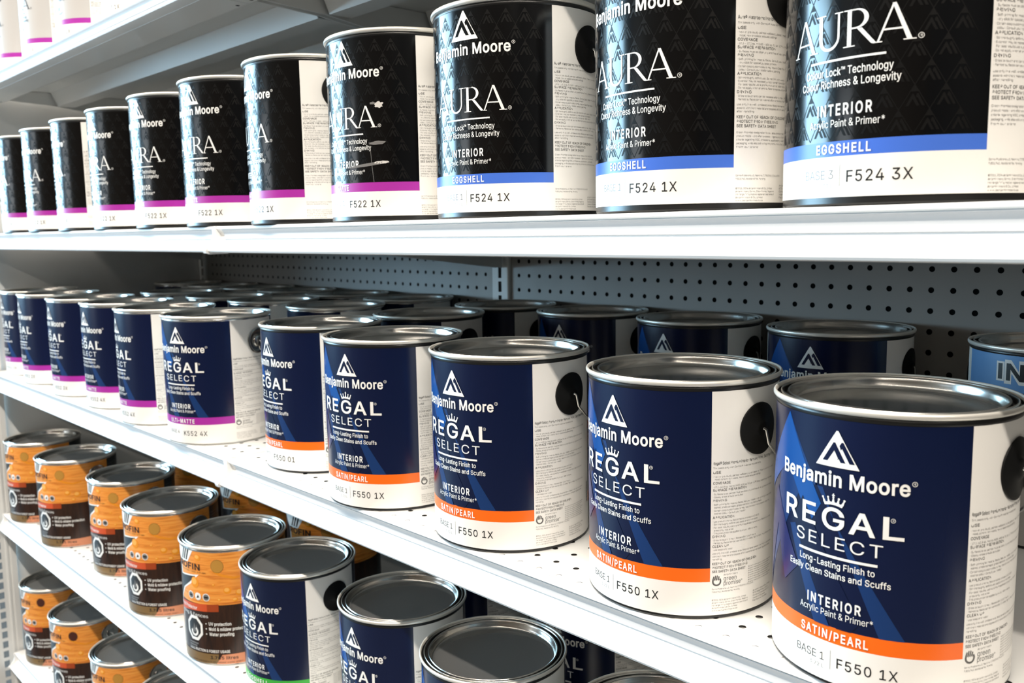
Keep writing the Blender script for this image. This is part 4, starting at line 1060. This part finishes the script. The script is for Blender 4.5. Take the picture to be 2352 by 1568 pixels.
def shelf(x0, x1, z, text, lcap=True, rcap=True, depth=None):
    r = thing('shelf', text, 'shelf', (x0, 0, z), 'white steel shelves')
    r.rotation_euler = (TILT, 0, 0)
    w = x1 - x0
    b = MB()
    s = 0.0254
    P = lambda u, v: (u, v, 0.0)
    y0, y1 = 0.030, YB - .012
    n = int((w - .012) / s)
    ua = (w - n * s) / 2
    ROWS = 4
    va = 0.030
    for i in range(n):
        for j in range(ROWS):
            if j == 0:
                hole_cell(b, P, ua + i * s, ua + (i + 1) * s, .0215, .0381, ua + (i + .5) * s, 0.0270, .0031, WHITE_PAINT, 12)
            else:
                cv = 0.0254 * (j + 1)
                hole_cell(b, P, ua + i * s, ua + (i + 1) * s, cv - s / 2, cv + s / 2, ua + (i + .5) * s, cv, .0031, WHITE_PAINT, 12)
    ve = 0.0254 * ROWS + s / 2
    quad(b, P, 0.0006, ua, .0215, ve, WHITE_PAINT); quad(b, P, ua + n * s, w - .0006, .0215, ve, WHITE_PAINT)
    quad(b, P, 0.0006, w - .0006, ve, y1, WHITE_PAINT)
    b.add([(.0006, .040, -.0022), (w - .0006, .040, -.0022), (w - .0006, .120, -.0022), (.0006, .120, -.0022)], [(3, 2, 1, 0)], GALV)
    # front box fold, rear fold and side returns underneath
    Q = lambda u, v: (u, v, -.004)
    b.add([(.0006, .090, -.004), (w - .0006, .090, -.004), (w - .0006, y1, -.004), (.0006, y1, -.004)], [(3, 2, 1, 0)], WHITE_PAINT)
    b.extrude_x([(.0215, -.0010), (.0215, -.0365), (.0800, -.0365), (.0880, -.0335), (.0920, -.0270), (.0920, -.0010), (.0905, -.0010), (.0905, -.0260), (.0870, -.0322), (.0800, -.0350), (.0230, -.0350), (.0230, -.0010)], .0008, w - .0008, WHITE_PAINT)
    b.extrude_x([(y1 - .002, -.0005), (y1 - .002, -.030), (y1, -.030), (y1, -.0005)], .0008, w - .0008, WHITE_PAINT)
    for u in (.020, w - .020):
        n = 12
        b.add([(u + .003 * math.cos(2 * PI * k / n), .074 + .003 * math.sin(2 * PI * k / n), -.0367) for k in range(n)], [tuple(range(n))[::-1]], DARK)
    for u in (.0008, w - .0018):
        b.box(u, u + .001, .092, y1 - .002, -.026, -.0006, WHITE_PAINT)
    obj('deck', b.mesh('deck'), r)
    # stiffening channels under the deck
    for yy in (.205, .400):
        b = MB()
        b.extrude_x([(yy - .018, -.0042), (yy - .004, -.036), (yy + .034, -.036), (yy + .048, -.0042), (yy + .046, -.0042), (yy + .033, -.0345), (yy - .003, -.0345), (yy - .016, -.0042)], .016, w - .016, WHITE_PAINT)
        obj('stiffener', b.mesh('stiffener'), r)
    b = MB()
    b.extrude_x(RAIL, .0035, w - .0035, WHITE_RAIL)
    obj('price_rail', b.mesh('price_rail', True, 35), r)
    b = MB()
    b.extrude_x([(.0158, -.0052), (.0190, -.0086), (.0200, -.0140), (.0190, -.0178), (.0182, -.0174), (.0192, -.0139), (.0183, -.0089), (.0153, -.0056)], .018, w - .006, TICKET)
    obj('ticket_strip', b.mesh('ticket_strip', True, 40), r)
    cap = [(.030, .0000), (.0145, .0000), (.0124, -.0010), (.0120, -.0040), (.0126, -.0090), (.0122, -.0140), (.0098, -.0195), (.0050, -.0250), (.0005, -.0288), (-.0016, -.0306), (-.0030, -.0330), (-.0018, -.0366), (.0050, -.0384), (.030, -.0380)]
    for u in ((0.0003,) if lcap else ()) + ((w - .0045,) if rcap else ()):
        b = MB()
        b.extrude_x(cap, u, u + .0042, WHITE_RAIL)
        obj('rail_end_cap', b.mesh('rail_end_cap', True, 35), r)
    # brackets hooked into the uprights
    for u in (.0060, w - .0090):
        b = MB()
        b.extrude_x([(.095, -.0050), (.095, -.0300), (.200, -.0350), (y1 + .003, -.0790), (y1 + .003, -.0050)], u, u + .003, WHITE_PAINT)
        obj('bracket', b.mesh('bracket'), r)
    return r


shelf(X0, XJ, ZT, 'highest shelf, left of its joint, holding the pale grey cans')
shelf(XJ, X1, ZT, 'highest shelf right of its joint, its underside just in the top of the photo')
shelf(X0, XJ, ZA, 'eye-level shelf left of the joint, under the far magenta-striped black cans')
shelf(XJ, X1, ZA, 'eye-level shelf right of the joint, under the blue-striped black cans')
shelf(X0, XJ, ZBs, 'middle shelf left of the joint, under the magenta-striped navy cans')
shelf(XJ, X1, ZBs, 'middle shelf right of the joint, under the orange-striped navy cans')
shelf(X0, XJ, ZC, 'lower shelf left of the joint, under the orange woodgrain cans with tan chips')
shelf(XJ, X1, ZC, 'lower shelf right of the joint, under the green-striped navy cans')
shelf(X0, XJ, ZE, 'lowest shelf, in the bottom left corner under the woodgrain cans')

# ------------------------------------------------------------------ labels
ZR = (3.2, 31.6, 43.0, 188.0)
ZAU = (5.4, 30.9, 40.3, 188.4)
ZTIN = (2.6, 31.6, 43.0, 191.5)
LB = {}
for code in ('F550 1X', 'F550 01'):
    LB[code] = paint_label('label', NAVY, ORANGE, ZR, 'regal', ('SATIN/PEARL', 'BASE 1' if '1X' in code else 'WHITE', '3.72 L', code))
for code in ('K552 4X', 'K552 3X', 'K552 2X'):
    LB[code] = paint_label('label', NAVY, MAGENTA, ZTIN, 'regal', ('ULTI-MATTE', 'BASE ' + code[5], None, code))
LB['green'] = paint_label('label', NAVY, GREEN, ZR, 'regal', ('EGGSHELL', 'BASE 1', '3.72 L', 'F549 1X'))
LB['F524 3X'] = paint_label('label', BLACKL, BLUE, ZAU, 'black', ('EGGSHELL', 'BASE 3', '3.31 L', 'F524 3X'))
LB['F524 1X'] = paint_label('label', BLACKL, BLUE, ZAU, 'black', ('EGGSHELL', 'BASE 1', '3.66 L', 'F524 1X'))
LB['F522 1X'] = paint_label('label', BLACKL, MAGENTA, ZAU, 'black', ('MATTE', 'BASE 1', '3.66 L', 'F522 1X'))
LB['scuffed'] = paint_label('label', BLACKL, MAGENTA, ZAU, 'black', ('MATTE', 'BASE 1', '3.66 L', 'F522 1X'), scuffs=True)
LB['pale'] = paint_label('label', LGREY, MAGENTA, ZAU, 'pale', ('MATTE', 'BASE 1', None, 'K533 1X'), ink=TBLACK)
LB['tan'] = stain_label('label', TAN)
LB['choc'] = stain_label('label', CHOC)
LB['primer'] = primer_label('label')

# ------------------------------------------------------------------ the cans
DZ = math.tan(TILT)


def row(zs, items, group, hw, **kw):
    for x, y, off, lab, text in items:
        can(LB[lab], hw, (x, y, zs + DZ * y + 0.0002), off, text, group, **kw)


# eye-level shelf, right to left
row(ZA, [
    (0.9998, 0.1018, -9, 'F524 3X', 'black can with blue stripe reading BASE 3, cut off by the top right corner'),
    (0.8200, 0.1018, -8, 'F524 1X', 'black blue-striped can between the BASE 3 can and the next blue-striped one'),
    (0.5955, 0.1101, 13, 'F524 1X', 'leftmost of the black cans with a blue stripe, beside the scuffed can'),
    (0.4154, 0.0984, 6, 'scuffed', 'black can with magenta stripe and white scuff marks across its front'),
    (0.2289, 0.0935, -15, 'F522 1X', 'black can turned to show its wide white text panel, left of the scuffed can'),
    (0.0377, 0.0924, 14, 'F522 1X', 'black magenta-striped can standing over the shelf joint'),
    (-0.1491, 0.0924, 14, 'F522 1X', 'black magenta-striped can, first one left of the shelf joint'),
    (-0.3447, 0.0950, 5, 'F522 1X', 'black magenta-striped can, second one left of the shelf joint'),
    (-0.5261, 0.0924, -16, 'F522 1X', 'far black magenta-striped can showing a narrow slice of white panel'),
    (-0.7119, 0.0924, 6, 'F522 1X', 'black magenta-striped can, second from the left edge on the eye-level shelf'),
    (-0.8940, 0.0924, -10, 'F522 1X', 'black magenta-striped can cut by the left edge, eye-level shelf'),
], 'black cans on the eye-level shelf', 'hybrid', size=1.038)

# middle shelf front row
row(ZBs, [
    (1.0008, .0935, -3, 'F550 1X', 'largest navy can with orange stripe, at the bottom right corner'),
    (0.8139, .0954, -11, 'F550 1X', 'navy orange-striped can just left of the largest one, wire handle showing'),
    (0.5959, .0935, 4, 'F550 1X', 'third navy orange-striped can from the right on the middle shelf'),
    (0.3975, .0890, 18, 'F550 1X', 'fourth navy orange-striped can from the right on the middle shelf'),
    (0.1944, .1160, -4, 'F550 01', 'smallest navy orange-striped can, standing just right of the shelf joint'),
], 'navy orange-striped cans on the middle shelf', 'plastic')
row(ZBs, [
    (-0.0684, .0885, 26, 'K552 4X', 'nearest navy can with magenta stripe, steel handle ear showing, left of the joint'),
    (-0.2697, .0903, -11, 'K552 4X', 'second nearest navy magenta-striped can on the middle shelf, showing a white sliver'),
    (-0.4650, .0994, 4, 'K552 4X', 'third nearest navy magenta-striped can on the middle shelf'),
    (-0.6532, .0966, 0, 'K552 3X', 'fourth nearest navy magenta-striped can on the middle shelf'),
    (-0.8659, .1004, -4, 'K552 2X', 'fifth nearest navy magenta-striped can on the middle shelf, second from the left edge'),
    (-1.0430, .1117, -4, 'K552 2X', 'farthest navy magenta-striped can on the middle shelf, cut by the left edge'),
], 'navy magenta-striped cans on the middle shelf', 'tin')
# middle shelf, second and back rows, in the shade
row(ZBs, [
    (0.7768, .4700, 6, 'F550 1X', 'dark navy can by the pegboard, largest of those in the shaded back row'),
    (0.5770, .4700, 2, 'F550 1X', 'dark navy can in the shaded back row, second from the right'),
    (0.3865, .4700, 8, 'F550 1X', 'dark navy can in the shaded back row, third from the right'),
    (0.1958, .4700, -4, 'F550 1X', 'dark can against the pegboard, straight below the slotted upright'),
    (0.2122, .2940, 6, 'F550 1X', 'shaded navy can behind the smallest orange-striped one, black ear showing'),
], 'shaded navy cans at the back of the middle shelf', 'plastic')
row(ZBs, [
    (-0.0435, .2940, 4, 'K552 4X', 'shaded can behind the nearest magenta-striped navy can, steel lid showing'),
    (-0.2565, .2940, -6, 'K552 4X', 'shaded can in the second row, second from the right of its steel lids'),
    (-0.4377, .2940, 3, 'K552 4X', 'shaded can in the second row, third from the right of its steel lids'),
    (-0.6676, .2940, -6, 'K552 4X', 'shaded can in the second row, farthest left of its steel lids'),
    (-0.0686, .4700, 0, 'K552 4X', 'steel lid against the pegboard, first one left of the slotted upright'),
    (-0.2746, .4700, 0, 'K552 4X', 'steel lid against the pegboard, second one left of the slotted upright'),
    (-0.4720, .4700, 0, 'K552 4X', 'steel lid against the pegboard, third one left of the slotted upright'),
    (-0.6490, .4700, 0, 'K552 4X', 'steel lid against the pegboard, fourth one left of the slotted upright'),
    (-0.8264, .4700, 0, 'K552 4X', 'steel lid against the pegboard, next to the farthest one'),
    (-1.0240, .4700, -8, 'K552 4X', 'farthest can in the back row, below the far upright'),
], 'shaded steel-lidded cans at the back of the middle shelf', 'tin')
can(LB['primer'], 'plastic', (1.0109, .470, ZBs + DZ * .470 + .0002), -4, 'light blue primer can with big outlined letters, behind the largest navy can', None, name='primer_can')

# lower shelf
HS = 0.1916 / 0.1964
row(ZC, [
    (-0.0620, .0945, 0, 'tan', 'nearest orange woodgrain can, beside the green-striped navy can'),
    (-0.3114, .0972, 2, 'tan', 'second nearest orange woodgrain can on the lower shelf'),
    (-0.5525, .1185, -2, 'tan', 'third nearest orange woodgrain can on the lower shelf, set slightly back'),
    (-0.8142, .0962, 3, 'tan', 'fourth nearest orange woodgrain can on the lower shelf'),
    (-1.0500, .0965, -2, 'tan', 'farthest orange woodgrain can on the lower shelf, by the left edge'),
], 'orange woodgrain cans on the lower shelf', 'tin', ear='stain', h=HS, name='stain_can', cat='stain can')
row(ZC, [
    (-0.0780, .2950, 6, 'tan', 'shaded woodgrain can behind the green-striped can, tall black bars showing'),
    (-0.3350, .2950, 6, 'tan', 'shaded woodgrain can behind the second nearest orange can'),
    (-0.6400, .3050, 0, 'tan', 'shaded woodgrain can deep behind the third nearest orange can'),
], 'shaded woodgrain cans on the lower shelf', 'tin', ear='stain', h=HS, name='stain_can', cat='stain can')
row(ZC, [
    (0.1291, .1020, 10, 'green', 'navy can with green stripe, first one right of the orange woodgrain cans'),
    (0.3573, .1228, 4, 'green', 'navy can, lid and logo showing under the middle shelf, right of the green-striped one'),
    (0.5511, .1059, 4, 'green', 'navy can of which mainly the big dark lid shows at bottom centre'),
    (0.7662, .1245, 0, 'green', 'navy can of which only the back of its lid rim shows at the bottom edge'),
    (0.5140, .3300, -3, 'F550 1X', 'dark can deep on the lower shelf, white panel and black ear in shadow'),
    (0.2700, .3300, 0, 'F550 1X', 'dark can hidden in shadow behind the two green-striped cans'),
], 'navy cans on the lower shelf', 'plastic')

# lowest shelf
row(ZE, [
    (-1.0450, .1042, 0, 'choc', 'woodgrain can with brown chip, farthest on the lowest shelf'),
    (-0.7977, .0959, 2, 'choc', 'woodgrain can with brown chip, second from the left on the lowest shelf'),
    (-0.5328, .0945, 2, 'tan', 'woodgrain can with tan chip on the lowest shelf'),
    (-0.2963, .0945, 0, 'tan', 'woodgrain can on the lowest shelf of which only the lid shows at the bottom edge'),
], 'woodgrain cans on the lowest shelf', 'tin', ear='stain', h=HS, name='stain_can', cat='stain can')

# top shelf
row(ZT, [
    (-0.9400, .1120, -8, 'pale', 'pale grey can at the very top left corner'),
    (-0.7480, .1120, -6, 'pale', 'pale grey can reading MATTE on its magenta stripe, top left'),
    (-0.5320, .1120, -6, 'pale', 'pale grey can with its magenta stripe plain to see, third from left on top'),
    (-0.2990, .1120, -4, 'pale', 'pale can on the highest shelf showing only its white base strip'),
], 'pale grey cans on the highest shelf', 'hybrid')
